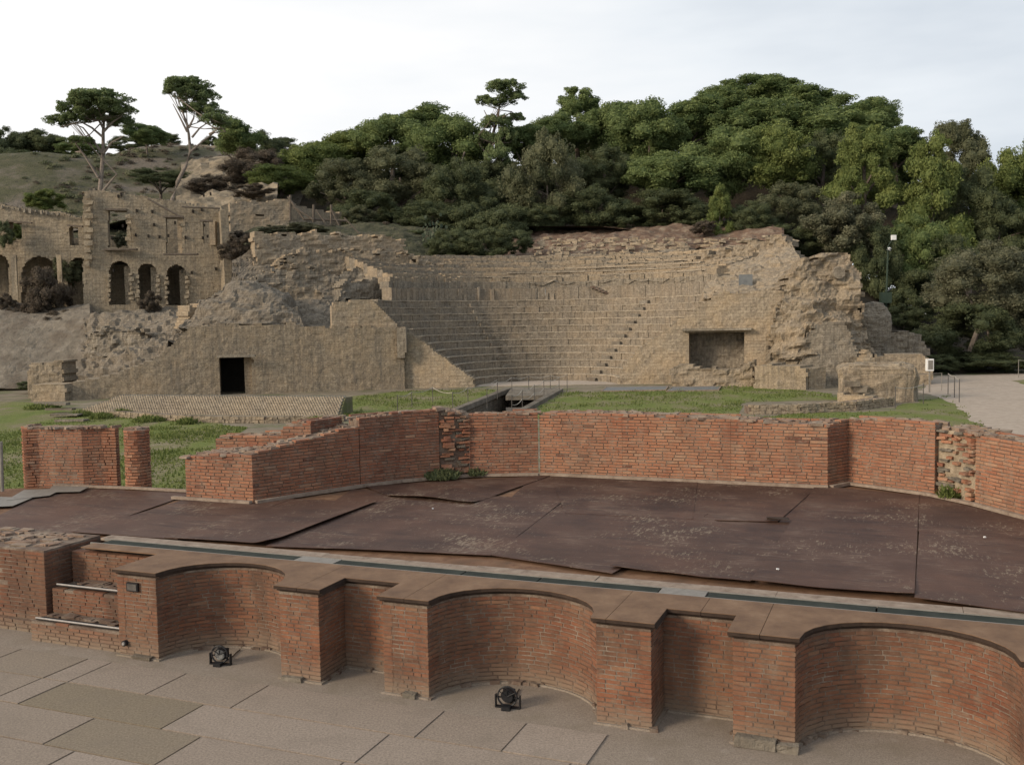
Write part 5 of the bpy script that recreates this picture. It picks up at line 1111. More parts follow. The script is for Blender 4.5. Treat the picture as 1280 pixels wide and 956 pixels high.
# ================================================================== HILLS
def terrain(name, mat, xs, ys, hf, seed, amp, kind='structure', sm=True):
    X, Y = np.meshgrid(xs, ys); Z = hf(X, Y); Z = Z+amp*fbm(np.stack([X, Y, X*0], -1), .06, seed, 5, .5)
    V = np.stack([X, Y, Z], -1).reshape(-1, 3); n = len(xs); F = [[j*n+i, j*n+i+1, (j+1)*n+i+1, (j+1)*n+i] for j in range(len(ys)-1) for i in range(n-1)]
    return mk(name, V, F, mat, kind=kind, smooth=sm)
CP = np.array([P(*c) for c in [  # control points for the hill behind
    (-300, 300, 110), (0, 300, 100), (100, 290, 100), (200, 285, 100), (290, 290, 95), (400, 290, 100), (520, 290, 104), (620, 296, 106), (700, 290, 106), (800, 288, 106), (900, 288, 102), (980, 296, 98), (1050, 330, 92), (1100, 385, 86),
    (1160, 400, 88), (1250, 425, 92), (1400, 430, 95),
    (-300, 235, 165), (0, 225, 150), (60, 203, 150), (120, 196, 155), (200, 190, 160), (280, 188, 165), (350, 200, 160), (440, 235, 130), (560, 240, 130), (650, 230, 130), (760, 215, 130), (900, 205, 128), (1000, 215, 125), (1100, 250, 120), (1200, 300, 120), (1320, 330, 120),
    (-300, 240, 300), (100, 205, 300), (300, 205, 300), (500, 260, 300), (700, 270, 300), (900, 260, 300), (1200, 330, 300)]])
def hill_h(X, Y):
    d2 = (X[..., None]-CP[:, 0])**2+(Y[..., None]-CP[:, 1])**2+4; w_ = d2**-1.7; return (w_*CP[:, 2]).sum(-1)/w_.sum(-1)
# split: open dry hill on the left, wooded floor on the right
yy = np.concatenate([np.arange(96, 180, 1.6), np.arange(180, 420, 10)])
terrain('hillside', M['hill'], np.arange(-140, -24, 1.6), yy, hill_h, 3, 1.0)
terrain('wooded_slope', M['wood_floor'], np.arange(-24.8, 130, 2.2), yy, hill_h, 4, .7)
patch('bank', None, M['hill'], [[(-100, 392, 86), (60, 385, 86), (180, 375, 87), (270, 345, 84), (320, 330, 82), (360, 320, 82)], [(-100, 300, 90), (60, 296, 92), (180, 300, 92), (285, 312, 87), (320, 298, 84), (440, 300, 88)], [(-100, 296, 100), (60, 292, 102), (180, 285, 103), (285, 282, 98), (340, 284, 98), (460, 286, 103)]], .6, .5, .3, 41, kind='structure', skirt=0)
patch('rock_slope', None, M['rock'], [[(215, 262, 100), (260, 262, 99), (300, 258, 98), (345, 262, 97)], [(225, 232, 118), (262, 228, 118), (305, 225, 117), (350, 232, 112)], [(228, 205, 140), (262, 198, 141), (305, 196, 140), (352, 205, 138)], [(240, 190, 158), (270, 187, 160), (310, 188, 158), (350, 196, 156)]], .9, 1.3, .16, 44, blocky=.25, kind='structure', skirt=0, strata=1.)
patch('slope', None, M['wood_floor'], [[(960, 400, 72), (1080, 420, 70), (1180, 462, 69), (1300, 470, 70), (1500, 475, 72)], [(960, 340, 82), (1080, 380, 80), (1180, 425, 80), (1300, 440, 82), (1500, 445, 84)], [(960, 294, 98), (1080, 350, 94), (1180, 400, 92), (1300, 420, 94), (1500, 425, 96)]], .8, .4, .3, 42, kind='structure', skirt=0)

# ================================================================== TREES
def crown_mesh(kind, seed, n_leaf):
    r = np.random.RandomState(seed); lobes = []
    if kind == 'pine':
        k = 0
        while len(lobes) < 46:
            p = r.normal(size=3); p /= np.linalg.norm(p); q = p*r.uniform(.42, .80)*np.array([1, 1, .9])
            s = r.uniform(.18, .34); lobes.append((q, np.array([s, s, s*.8])))
        ls, up = .034, .5
    elif kind == 'oak':
        while len(lobes) < 60:
            p = r.normal(size=3); p /= np.linalg.norm(p); q = p*r.uniform(.5, .84); s = r.uniform(.14, .25); lobes.append((q, np.array([s, s, s*.95])))
        ls, up = .026, .15
    elif kind == 'cone':
        for i in range(64):
            z = r.uniform(-1, .92); rr_ = .82*(1-(z+1)/2)**.62*r.uniform(.55, 1)+.04; a = r.uniform(0, 6.28); s = r.uniform(.13, .24)*(1.15-.35*(z+1)/2)
            lobes.append((np.array([rr_*math.cos(a), rr_*math.sin(a), z*.88]), np.array([s, s, s*.85])))
        ls, up = .032, .35
    elif kind == 'umbrella':
        for i in range(34):
            a = r.uniform(0, 6.28); q = math.sqrt(r.uniform(0, 1))*.86; s = r.uniform(.14, .24); z = .55*math.sqrt(max(0, 1-q*q))-.15+r.uniform(-.25, .1)
            lobes.append((np.array([q*math.cos(a), q*math.sin(a), z]), np.array([s, s, s*.62])))
        ls, up = .042, .5
    elif kind == 'olive':
        for i in range(56):
            p = r.normal(size=3); p /= np.linalg.norm(p); q = p*r.uniform(.3, .88); s = r.uniform(.12, .22); lobes.append((q, np.array([s, s, s])))
        ls, up = .032, .1
    # break big lobes up with small satellites so that the outline is uneven
    sat = []
    for c, s in lobes:
        for _ in range(3):
            d = r.normal(size=3); d /= np.linalg.norm(d); k = r.uniform(.28, .5); sat.append((c+d*s*r.uniform(.85, 1.25), s*k))
    lobes = [(c, s*.9, 1.) for c, s in lobes]+[(c, s, .22) for c, s in sat]; tot = sum(w_ for _, _, w_ in lobes)
    V = []; F = []; T = []; n = 0
    for c, s, w_ in lobes:
        per = max(8, int(n_leaf*w_/tot)); tb = r.uniform(.15, .85); d = r.normal(size=(per, 3)); d[:, 2] += up*.6; d /= np.linalg.norm(d, axis=1)[:, None]
        pos = c+d*s*(r.uniform(.70, 1.08, (per, 1))+np.abs(r.normal(size=(per, 1)))*.10); nn = d+r.normal(size=(per, 3))*.75; nn /= np.linalg.norm(nn, axis=1)[:, None]
        t1 = np.cross(nn, r.normal(size=(per, 3))); t1 /= np.linalg.norm(t1, axis=1)[:, None]+1e-9; t2 = np.cross(nn, t1); sz = ls*r.uniform(.55, 1.25, (per, 1))
        q = np.stack([pos-t1*sz, pos-t2*sz*.42, pos+t1*sz, pos+t2*sz*.42], 1).reshape(-1, 3); V.append(q)
        f = np.arange(per*4).reshape(-1, 4)+n; F.append(f); n += per*4
        T.append(np.repeat(np.clip(tb+r.uniform(-.4, .4, per), 0, 1), 4))
        # opaque clump core, coloured darker to paint the shade inside the crown
        if w_ < .5 or kind == 'umbrella': continue
        m = 7; th_, ph = np.meshgrid(np.linspace(0, 2*math.pi, m+2)[:-1], np.linspace(.15, math.pi-.15, m)); cs = np.stack([np.sin(ph)*np.cos(th_), np.sin(ph)*np.sin(th_), np.cos(ph)], -1).reshape(-1, 3)
        cs = c+cs*s*.70*(1+r.uniform(-.15, .15, (len(cs), 1))); V.append(cs); mm_ = m+1
        f = [[n+j*mm_+i, n+(j+1)*mm_+i, n+(j+1)*mm_+(i+1) % mm_, n+j*mm_+(i+1) % mm_] for j in range(m-1) for i in range(mm_)]; F.append(np.array(f)); n += len(cs); T.append(np.full(len(cs), tb*.6))
    V = np.concatenate(V); F = np.concatenate(F); T = np.concatenate(T)
    me = bpy.data.meshes.new('crown'); me.from_pydata(V.tolist(), [], F.tolist()); at = me.attributes.new('tint', 'FLOAT', 'POINT'); at.data.foreach_set('value', T.astype(np.float32))
    return me
CM = {}
for kd, ns, nl in (('pine', 3, 36000), ('oak', 3, 32000), ('cone', 2, 30000), ('umbrella', 3, 11000), ('olive', 2, 30000)):
    CM[kd] = [crown_mesh(kd, 100+i*7+len(kd), nl) for i in range(ns)]
MC = {}
def crown(kd, i, mat):
    i %= len(CM[kd])
    if (kd, i, mat) not in MC:
        me = CM[kd][i] if (kd, i) not in [k[:2] for k in MC] else CM[kd][i].copy()
        me.materials.clear(); me.materials.append(M[mat]); MC[(kd, i, mat)] = me
    return MC[(kd, i, mat)]
tn = 0
def tree(u, v, hw, hh, Y, kd, mat, label, name='tree', group=None, cat='tree', trunk=True, base_v=None, bark='bark', depth=None):
    """crown centred at pixel (u,v) with pixel half sizes, at distance Y; trunk down to the slope"""
    global tn; tn += 1
    c = P(u, v, Y); rx = hw*Y/FPX; rz = hh*Y/FPX; ry = depth or rx
    if base_v is not None: gz = P(u, base_v, Y)[2]
    elif Y > 96: gz = float(hill_h(np.array([[c[0]]]), np.array([[Y]]))[0, 0])
    else: gz = c[2]-rz*1.05
    gz = min(gz, c[2]-rz*.7); o = thing(name, (c[0], c[1], gz), label, cat, group)
    cr_ = link('crown', crown(kd, tn, mat), o, (0, 0, c[2]-gz)); big_ = 1.16 if kd == 'pine' else 1.08; cr_.scale = (rx*big_, ry*big_, rz*big_); cr_.rotation_euler = (0, 0, tn*2.4)
    if trunk:
        rd = random.Random(tn); h = c[2]-gz; m = MB(); r0 = max(.06, min(.35, .045*h)); bend = rx*.15*rd.uniform(-1, 1)
        m.tube([(c[0]+bend*(-(t*t)+t)*2, c[1], gz-.4+(h+.4)*t) for t in (0, .25, .5, .75, 1)], [r0*1.3, r0, r0*.85, r0*.6, r0*.4], 7)
        m.build('trunk', M[bark], o)
        for k in range(4):
            a = k*1.6+rd.random(); zz = gz+h*rd.uniform(.45, .8); m = MB(); m.tube([(c[0], c[1], zz), (c[0]+rx*.3*math.cos(a), c[1]+ry*.3*math.sin(a), zz+h*.12), (c[0]+rx*.6*math.cos(a), c[1]+ry*.6*math.sin(a), zz+h*.2)], [r0*.5, r0*.35, r0*.15], 5); m.build('limb', M[bark], o)
    return o
TREES = [
 # far left ridge
 (8, 182, 30, 22, 175, 'oak', 'darkbush', 'dark round tree on the ridge at the left picture edge'), (-25, 190, 40, 30, 170, 'oak', 'darkbush', 'dark tree just outside the left picture edge on the ridge'),
 (38, 178, 22, 16, 178, 'pine', 'darkbush', 'dark spreading pine on the ridge second from the left edge'), (66, 182, 20, 14, 176, 'pine', 'darkbush', 'small dark pine on the ridge behind the left umbrella pine'),
 (12, 208, 45, 22, 160, 'oak', 'darkbush', 'dark shrub bank below the leftmost ridge trees'), (160, 180, 16, 10, 185, 'oak', 'darkbush', 'small dark tree on the ridge between the two umbrella pines'),
 (205, 176, 16, 9, 190, 'oak', 'darkbush', 'low dark tree on the ridge just left of the leaning pine'), (265, 180, 14, 9, 190, 'oak', 'darkbush', 'low dark tree on the ridge right of the leaning pine'),
 (183, 168, 17, 14, 140, 'pine', 'pine', 'small round pine crown right of the left umbrella pine'), (200, 222, 18, 12, 120, 'oak', 'darkbush', 'dark round bush on the dry hillside between the pines'),
 (105, 186, 30, 12, 150, 'oak', 'pine', 'low green shrubs on the ridge behind the left umbrella pine trunk'),
 (296, 172, 28, 26, 130, 'pine', 'pine', 'round green pine at the right end of the dry hill'), (330, 184, 26, 20, 150, 'oak', 'darkbush', 'greyish tree on the saddle right of the dry hill'), (355, 186, 18, 14, 165, 'oak', 'darkbush', 'small grey far tree in the saddle of the hills'),
 (318, 210, 42, 26, 118, 'oak', 'drybush', 'brownish scrub on the slope below the round pine'), (262, 235, 30, 16, 112, 'oak', 'drybush', 'brown scrub behind the right end of the villa'),
 # left wood
 (388, 205, 46, 32, 122, 'pine', 'bright', 'light green pine at the left end of the wood'), (352, 225, 26, 18, 112, 'pine', 'bright', 'low light green pine above the small upper building'),
 (440, 190, 44, 28, 128, 'pine', 'bright', 'yellow green pine crown second from the left of the wood'), (487, 172, 48, 34, 124, 'pine', 'pine', 'tall rounded pine with a domed top left of centre'),
 (530, 158, 42, 26, 128, 'pine', 'pine', 'highest domed pine of the left wood'), (565, 185, 50, 42, 116, 'pine', 'pine', 'large dark pine beside the gap of sky, pale trunk showing'),
 (430, 232, 50, 34, 108, 'oak', 'oak', 'brown green oak in the middle of the left wood'), (500, 222, 60, 42, 108, 'oak', 'oak', 'broad dull green oak below the domed pines'),
 (568, 245, 50, 46, 104, 'oak', 'darkbush', 'very dark oak below the pale trunk'), (460, 262, 40, 24, 100, 'oak', 'darkbush', 'dark bush above the flat topped wall'), (540, 275, 34, 26, 99, 'oak', 'darkbush', 'dark bush left of the cactus'),
 (608, 288, 52, 40, 97, 'oak', 'darkbush', 'dark overhanging bush at the top left rim of the seating'), (640, 305, 28, 22, 95, 'oak', 'darkbush', 'small dark bush hanging over the seating rim'),
 (448, 272, 24, 16, 96, 'olive', 'oak', 'clipped rounded shrub beside the timber stair'), (476, 290, 26, 14, 94, 'olive', 'drybush', 'dry pinkish shrub behind the flat topped wall'),
 (610, 240, 40, 40, 112, 'oak', 'darkbush', 'dark tree under the tall pine in the sky gap'), (632, 215, 26, 14, 118, 'pine', 'bright', 'small light tree at the foot of the sky gap'),
 # right wood
 (684, 232, 52, 66, 102, 'oak', 'oak', 'large grey green holm oak right of the sky gap'), (655, 178, 32, 24, 116, 'pine', 'pine', 'pine crown just right of the sky gap'), (722, 140, 44, 36, 124, 'cone', 'pine', 'pointed pine rising left of the main wood'),
 (700, 168, 40, 26, 118, 'pine', 'pine', 'rounded pine crown above the holm oak'), (765, 160, 48, 38, 120, 'pine', 'pine', 'wide pine in the upper row above the middle of the seating'), (756, 215, 42, 34, 108, 'oak', 'darkbush', 'dark oak between the holm oak and the large pine'),
 (812, 165, 46, 42, 114, 'pine', 'pine', 'large tufted pine at the middle of the wood'), (836, 218, 56, 34, 104, 'pine', 'pine', 'low spreading pine over the centre of the seating'), (866, 150, 46, 30, 122, 'pine', 'pine', 'pine crown on the skyline left of the highest tree'),
 (740, 262, 46, 30, 101, 'oak', 'darkbush', 'dark bush over the red earth left of centre'), (828, 262, 60, 26, 101, 'oak', 'darkbush', 'dark undergrowth below the spreading pine'),
 (900, 264, 22, 33, 94, 'cone', 'bright', 'small bright green conical shrub on the seating rim'), (938, 276, 32, 24, 94, 'oak', 'darkbush', 'dark bush right of the bright conical shrub'),
 (905, 130, 36, 24, 130, 'pine', 'pine', 'skyline pine just left of the highest tree'), (950, 112, 46, 22, 132, 'pine', 'pine', 'highest pine of the wood on the skyline'), (905, 200, 50, 44, 108, 'pine', 'pine', 'dark green pine between the spreading pine and the bright shrub'),
 (960, 158, 60, 34, 120, 'pine', 'pine', 'broad flat pine crown below the highest tree'), (1015, 128, 44, 24, 128, 'pine', 'pine', 'skyline pine right of the highest tree'), (1040, 165, 60, 34, 118, 'pine', 'pine', 'wide dark pine at the right shoulder of the wood'),
 (1085, 150, 28, 30, 120, 'pine', 'pine', 'pine at the right end of the skyline ridge'), (975, 200, 48, 46, 106, 'pine', 'bright', 'yellow green pine above the right rim of the seating'), (1030, 205, 40, 40, 108, 'oak', 'darkbush', 'dark tree behind the light conical tree'),
 (1118, 185, 34, 30, 112, 'pine', 'pine', 'dark green crown between the conical tree and the dip in the skyline'), (985, 258, 44, 32, 97, 'oak', 'oak', 'dull green oak behind the right upper ruin'),
 (1080, 205, 40, 58, 99, 'cone', 'bright', 'light green conical tree in the right wood'), (1048, 285, 58, 46, 88, 'olive', 'olive', 'grey olive coloured tree behind the tall ruin'), (1090, 330, 40, 56, 86, 'oak', 'darkbush', 'dark foliage just behind the tall ruin'),
 (1165, 240, 52, 72, 96, 'cone', 'bright', 'tall fresh green tree left of the grey eucalyptus'), (1192, 200, 42, 50, 108, 'oak', 'oak', 'grey green eucalyptus on the right skyline'), (1212, 262, 44, 60, 98, 'oak', 'darkbush', 'dark tree below the eucalyptus'),
 (1256, 235, 36, 50, 104, 'pine', 'bright', 'yellow green pine near the right picture edge'), (1300, 250, 40, 80, 104, 'oak', 'pine', 'green tree cut by the right picture edge'), (1250, 290, 48, 44, 96, 'oak', 'darkbush', 'dark tree behind the large olive'),
 (1145, 320, 46, 50, 88, 'oak', 'pine', 'dark green tree behind the lamp post'), (1150, 370, 40, 34, 84, 'oak', 'darkbush', 'dark bush behind the foot of the lamp post'), (1190, 330, 40, 40, 86, 'oak', 'darkbush', 'dark bush left of the large olive'),
 (1128, 398, 30, 18, 79, 'oak', 'darkbush', 'low dark bush above the rounded hump of masonry'),
]
BL = ['dark crown deep in the wood behind the dull green oak on the left', 'dark crown deep in the wood left of the tall pine in the sky gap', 'dark pine deep in the wood behind the holm oak', 'dark crown behind the wide pine above the middle of the seating', 'pine crown deep behind the large tufted pine', 'dark crown filling the gap below the highest tree', 'pine crown deep behind the yellow green pine of the right rim', 'dark crown behind the light green conical tree', 'pine crown filling the dip beside the conical tree', 'dark crown behind the tall fresh green tree', 'pine crown behind the yellow green pine at the right', 'dark crown at the right picture edge behind the green trees', 'pine crown low behind the grey olive coloured tree', 'dark crown behind the lamp post foliage']
BACK = [(480, 222, 50, 34), (545, 215, 50, 38), (700, 205, 46, 34), (770, 200, 50, 40), (840, 190, 50, 44), (920, 180, 56, 44), (1000, 185, 56, 44), (1070, 200, 50, 44), (1118, 228, 46, 46), (1160, 262, 46, 40), (1235, 262, 50, 44), (1290, 262, 50, 60), (1100, 270, 60, 40), (1190, 300, 60, 40)]
for i, (u, v, hw, hh) in enumerate(BACK):
    TREES.append((u, v, hw, hh, 134 if u < 1090 else 118, 'pine' if i % 2 else 'oak', 'pine' if i % 3 else 'oak', BL[i]))
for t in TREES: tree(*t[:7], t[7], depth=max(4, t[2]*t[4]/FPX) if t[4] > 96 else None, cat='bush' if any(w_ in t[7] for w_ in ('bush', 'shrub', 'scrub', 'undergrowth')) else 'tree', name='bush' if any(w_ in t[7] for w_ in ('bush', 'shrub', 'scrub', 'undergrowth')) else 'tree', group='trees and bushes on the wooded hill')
def scrub(name, n, us, vs_y, mat, seed, size):
    """scattered small scrub on the open hill: uncountable clumps of twigs and leaves"""
    r = np.random.RandomState(seed); V = []; T = []
    X = r.uniform(*us, n*3); Y = r.uniform(*vs_y, n*3); k = fbm(np.c_[X, Y, X*0], .045, seed) > -.05; X, Y = X[k][:n], Y[k][:n]
    Z = hill_h(X, Y)+fbm(np.stack([X, Y, X*0], -1), .06, 3, 5, .5)
    for x, y, z in zip(X, Y, Z):
        m = 60; s_ = r.uniform(*size); d = r.normal(size=(m, 3)); d[:, 2] = abs(d[:, 2]); d /= np.linalg.norm(d, axis=1)[:, None]
        c = np.array([x, y, z])+d*np.array([s_, s_, s_*.6])*r.uniform(.4, 1, (m, 1)); t1 = r.normal(size=(m, 3)); t1 /= np.linalg.norm(t1, axis=1)[:, None]; t2 = np.cross(t1, d); w_ = s_*.22
        V.append(np.stack([c-t1*w_, c-t2*w_*.6, c+t1*w_, c+t2*w_*.6], 1).reshape(-1, 3)); T.append(np.full(m*4, r.rand()))
    V = np.concatenate(V); mk(name, V, np.arange(len(V)).reshape(-1, 4), M[mat], tint=np.concatenate(T), kind='stuff')
scrub('hillside_scrub', 600, (-100, -25), (104, 165), 'drybush', 5, (.3, .7)); scrub('hillside_scrub', 500, (-105, -25), (100, 168), 'oak', 6, (.3, 1.1))
# olive at the right
ot = tree(1228, 355, 72, 52, 74, 'oak', 'olive', 'large olive tree with pale leaves beside the gravel path', base_v=462, trunk=False)
tree(1212, 415, 60, 38, 71.5, 'oak', 'darkbush', 'dark dense lower foliage under the large olive', name='bush', cat='bush', base_v=455, trunk=False); tree(1290, 400, 46, 52, 73, 'olive', 'olive', 'olive foliage cut by the right picture edge', base_v=462)
for pts, rad in (([(1215, 466), (1212, 440), (1225, 405), (1232, 370), (1245, 350)], .26), ([(1225, 400), (1205, 360), (1193, 345)], .12), ([(1245, 466), (1240, 435), (1232, 400)], .2)):
    m = MB(); q = [P(u, v, 72.2) for u, v in pts]; m.tube(q, np.linspace(rad, rad*.4, len(q)), 8)
    V = np.concatenate(m.V); mk('trunk', V, m.F, M['bark_pale'], ot, tint=m.T)
# undergrowth ring to fill the floor of the wood
for i, (u, v, hw, hh, Y) in enumerate([(670, 275, 36, 20, 99), (790, 275, 40, 18, 100), (870, 278, 36, 18, 99), (960, 292, 30, 16, 93), (520, 300, 30, 12, 93), (585, 318, 34, 16, 92), (1010, 300, 36, 22, 92), (1235, 452, 60, 14, 71), (1170, 455, 30, 14, 70)]):
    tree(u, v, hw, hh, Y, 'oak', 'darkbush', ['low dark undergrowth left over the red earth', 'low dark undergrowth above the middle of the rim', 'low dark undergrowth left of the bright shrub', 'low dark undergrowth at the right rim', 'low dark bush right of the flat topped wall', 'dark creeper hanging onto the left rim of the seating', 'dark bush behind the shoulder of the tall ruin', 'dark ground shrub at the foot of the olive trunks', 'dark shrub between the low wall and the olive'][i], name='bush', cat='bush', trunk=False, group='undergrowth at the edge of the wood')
# hand built pines on the skyline
def skyline_pine(label, Y, trunk_px, limbs, crowns, r0, bark='bark_pale', mat='pine_light'):
    a = P(*trunk_px[0], Y); o = thing('umbrella_pine', a, label, 'tree', 'umbrella pines on the skyline')
    m = MB(); q = [P(u, v, Y+.2*i) for i, (u, v) in enumerate(trunk_px)]; m.tube(q, np.linspace(r0, r0*.45, len(q)), 8); m.build('trunk', M[bark], o)
    for l_ in limbs:
        m = MB(); dy = random.uniform(-2, 2); q = [P(u, v, Y+dy*i/len(l_)) for i, (u, v) in enumerate(l_)]; m.tube(q, np.linspace(r0*.5, r0*.14, len(q)), 6); m.build('limb', M[bark], o)
    for i, (u, v, hw, hh) in enumerate(crowns):
        c = P(u, v, Y+random.uniform(-2, 2)); cr_ = link('crown', crown('umbrella', i, mat), o, tuple(c-ORI[o])); cr_.scale = (hw*Y/FPX*1.08, hw*Y/FPX*1.1, hh*Y/FPX*2.6)
        top = np.array(trunk_px[-1]) if i % 2 == 0 or not limbs else np.array(limbs[i % len(limbs)][-1]); q0 = P(top[0], top[1], Y); e_ = c+np.array([0, 0, -hh*Y/FPX*.2]); m = MB(); m.tube([q0, (q0+e_)/2+np.array([0, 0, -.25]), e_], [r0*.26, r0*.18, r0*.08], 5)
        for a_ in range(5):
            t_ = c+np.array([math.cos(a_*1.26+i)*hw*Y/FPX*.7, math.sin(a_*1.26+i)*hw*Y/FPX*.6, 0]); m.tube([(q0+e_)/2+np.array([0, 0, -.25]), e_*.45+t_*.55+np.array([0, 0, -.15]), t_], [r0*.12, r0*.08, r0*.04], 4)
        m.build('branch', M[bark], o); cr_.rotation_euler = (0, 0, i*1.3)
skyline_pine('umbrella pine with a forked pale trunk behind the villa tower', 106, [(125, 262), (125, 240), (127, 215), (129, 190), (129, 165), (130, 150)],
  [[(123, 222), (108, 198), (95, 180), (92, 165)], [(128, 192), (118, 178), (104, 160), (92, 155)], [(129, 192), (140, 178), (155, 170)], [(129, 172), (115, 160), (100, 152), (80, 158)], [(129, 165), (142, 152), (152, 146)], [(129, 160), (122, 148), (110, 138)], [(102, 190), (94, 190)], [(128, 240), (140, 225), (146, 218)]],
  [(122, 131, 38, 12), (140, 142, 28, 11), (98, 142, 26, 11), (78, 154, 20, 7), (150, 156, 17, 9), (122, 150, 20, 7), (96, 178, 22, 5), (90, 150, 14, 6)], .3)
skyline_pine('leaning umbrella pine with a curved pale trunk behind the villa roof line', 106, [(213, 262), (216, 248), (222, 228), (232, 208), (238, 190), (236, 168), (234, 158)],
  [[(234, 165), (224, 145), (216, 130)], [(238, 190), (252, 178), (268, 166), (282, 165)], [(236, 160), (242, 148), (244, 135)], [(235, 158), (228, 140), (222, 122)], [(240, 172), (250, 160), (262, 152)], [(262, 168), (272, 162)]],
  [(232, 112, 30, 10), (246, 124, 28, 11), (258, 142, 22, 10), (270, 152, 18, 7), (216, 116, 13, 7), (240, 138, 16, 6), (276, 158, 14, 5)], .26)
skyline_pine('tall thin pine with tufted crowns in the gap of sky', 112, [(602, 250), (606, 215), (610, 190), (617, 165), (622, 148), (624, 135)],
  [[(618, 160), (610, 148), (605, 138)], [(622, 150), (632, 145), (640, 140)], [(612, 185), (622, 176), (632, 172)], [(610, 195), (600, 182), (596, 172)]],
  [(628, 114, 26, 9), (606, 128, 12, 6), (640, 124, 17, 8), (626, 130, 18, 5), (620, 158, 20, 10), (645, 150, 12, 6), (604, 178, 16, 10), (632, 176, 14, 12), (622, 200, 16, 14)], .24, bark='bark')
m = thing('bare_trunk', P(575, 225, 113), 'pale bare trunk showing against the dark pine', 'tree trunk'); MB().tube([P(573, 226, 109), P(575, 205, 109), P(581, 190, 109)], [.25, .2, .12], 7).build('trunk', M['bark_pale'], m)
# bushes on ruins
BU = [(62, 372, 34, 42, 77.2, 'olive', 'drybush', 'large brown hanging bush in the wide villa arch'), (40, 395, 22, 22, 77, 'olive', 'drybush', 'brown bush below the wide arch on the left'), (75, 402, 24, 16, 75.5, 'olive', 'drybush', 'brown bush hanging on the stained retaining wall'), (8, 382, 16, 16, 77, 'olive', 'drybush', 'brown bush under the leftmost arch'),
 (186, 382, 17, 20, 75.5, 'olive', 'drybush', 'brown bush hanging below the middle villa arch'), (85, 338, 20, 22, 80, 'olive', 'oak', 'greenish bush inside the arch beside the villa tower'),
 (298, 312, 26, 20, 78, 'olive', 'drybush', 'brown scrub right of the villa corner'), (300, 296, 22, 8, 80, 'olive', 'drybush', 'dry grass tuft above the brown scrub'), (275, 378, 18, 10, 68, 'olive', 'drybush', 'low brown scrub on the smooth grey outcrop'),
 (56, 250, 26, 14, 92, 'olive', 'bright', 'bright green bush behind the left villa wing'), (18, 290, 12, 12, 83, 'oak', 'bright', 'green foliage seen through the left window opening'), (5, 292, 12, 18, 78, 'oak', 'darkbush', 'dark bush at the left picture edge before the villa wing'),
 (148, 300, 11, 12, 82, 'olive', 'olive', 'shrub growing inside the tower window'), (380, 286, 32, 8, 84, 'olive', 'olive', 'long tuft of olive green grass on the flat topped wall'), (340, 288, 20, 7, 82, 'olive', 'olive', 'grass tuft at the left end of the flat topped wall'),
 (40, 482, 20, 7, 66, 'oak', 'darkbush', 'dark green weeds at the foot of the stained retaining wall'), (320, 240, 30, 10, 100, 'olive', 'drybush', 'dry scrub above the small upper building'),
 (880, 285, 18, 10, 92, 'olive', 'drybush', 'dry brown scrub beside the bright conical shrub')]
BU += [(291, 338, 15, 22, 79, 'olive', 'drybush', 'brown scrub beside the right corner of the villa arches'), (302, 326, 18, 12, 80, 'olive', 'olive', 'olive green shrub just above the scrub at the villa corner')]
for t in BU: tree(*t[:7], t[7], name='bush', cat='bush', trunk=False)
# cactus
ct = thing('prickly_pear', P(543, 300, 90), 'pale prickly pear cactus hanging over the rim of the seating', 'cactus'); rd = random.Random(6)
for i in range(90):
    u, v = rd.gauss(543, 8), rd.gauss(297, 11); c = P(u, v, 90+rd.uniform(-1, 1)); a = rd.uniform(0, 3.14); s = rd.uniform(.13, .24)
    nr = np.array([math.cos(a), -abs(math.sin(a)), .3]); nr /= np.linalg.norm(nr); t1 = np.cross(nr, [0, 0, 1]); t1 /= np.linalg.norm(t1); t2 = np.cross(nr, t1)
    V = [c+s*(.7*t1*math.cos(t)+t2*math.sin(t)) for t in np.linspace(0, 6.28, 9)[:-1]]; V = V+[p+nr*.06 for p in V]
    mk('pad', V, [list(range(8)), list(range(15, 7, -1))]+[[k, 8+k, 8+(k+1) % 8, (k+1) % 8] for k in range(8)], M['agave'], ct, tint=[rd.random()]*16)
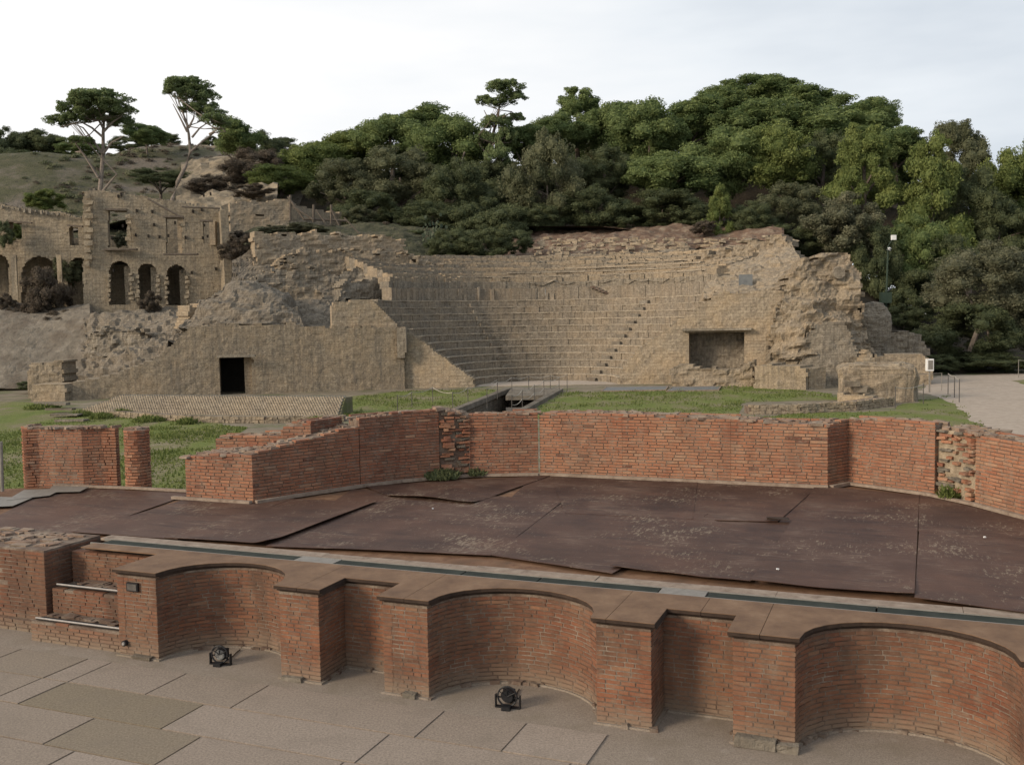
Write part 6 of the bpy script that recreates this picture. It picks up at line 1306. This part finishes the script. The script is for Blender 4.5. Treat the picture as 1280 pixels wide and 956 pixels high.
# weeds
def weed(c, r, n, mat, label, h=.25, name='weed'):
    rd = np.random.RandomState(int(abs(c[0]*100)) % 9999); a = rd.uniform(0, 6.28, n); q = np.sqrt(rd.uniform(0, 1, n))*r; b = np.c_[c[0]+q*np.cos(a), c[1]+q*np.sin(a), np.full(n, c[2])]
    hh = h*rd.uniform(.3, 1, n)*(1-.5*(q/r)**2); le = rd.normal(size=(n, 2))*.4*hh[:, None]; tip = np.c_[b[:, :2]+le, b[:, 2]+hh]; aa = rd.uniform(0, 6.28, n); w_ = rd.uniform(.012, .03, n)*(1+r)
    mid = (b+tip)/2+np.c_[np.zeros((n, 2)), hh*.1]; wv = np.c_[np.cos(aa)*w_, np.sin(aa)*w_, np.zeros(n)]
    V = np.stack([b, mid-wv, tip, mid+wv], 1).reshape(-1, 3); F = np.arange(n*4).reshape(-1, 4); o = mk(name, V, F, M[mat], tint=np.repeat(rd.uniform(0, 1, n), 4)); return tag(o, label, 'plant', 'weeds')
for u, v, r, lab in ((52, 511, .9, 'green weed clump left of the sunken garden steps'), (100, 520, .6, 'green weed clump right of the garden steps'), (127, 523, .55, 'weed clump in the left lawn before the kerb'), (152, 518, .5, 'small weed at the left end of the rubble kerb'), (185, 527, .7, 'weed clump halfway along the rubble kerb'), (233, 530, .45, 'round weed at the kerb just left of the low brick wall'), (395, 529, .3, 'weed showing between the wing wall and the back wall')):
    weed(G(u, v), r, 420, 'grass', lab, .4)
weed(L(-8.95, 18.28, ZD), .36, 800, 'darkbush', 'dark weeds at the foot of the crumbled back wall', .24); weed(L(.72, 18.78, ZD), .18, 160, 'grass', 'yellow green weed in the broken gap of the right wall', .28)
weed(L(-8.4, 18.8, ZD), .2, 150, 'darkbush', 'small dark weed right of the larger weeds by the back wall', .2)
# dark bushes hanging over the left rim, and small litter on stage and paving
for u, v, hw, hh, Y, lab in ((560, 305, 30, 20, 86.5, 'dark bush overhanging the rim right of the cactus'), (605, 306, 36, 24, 86.5, 'large dark bush hanging lowest over the left rim of the seating'), (645, 303, 22, 16, 87.5, 'dark bush at the left end of the red earth bank')):
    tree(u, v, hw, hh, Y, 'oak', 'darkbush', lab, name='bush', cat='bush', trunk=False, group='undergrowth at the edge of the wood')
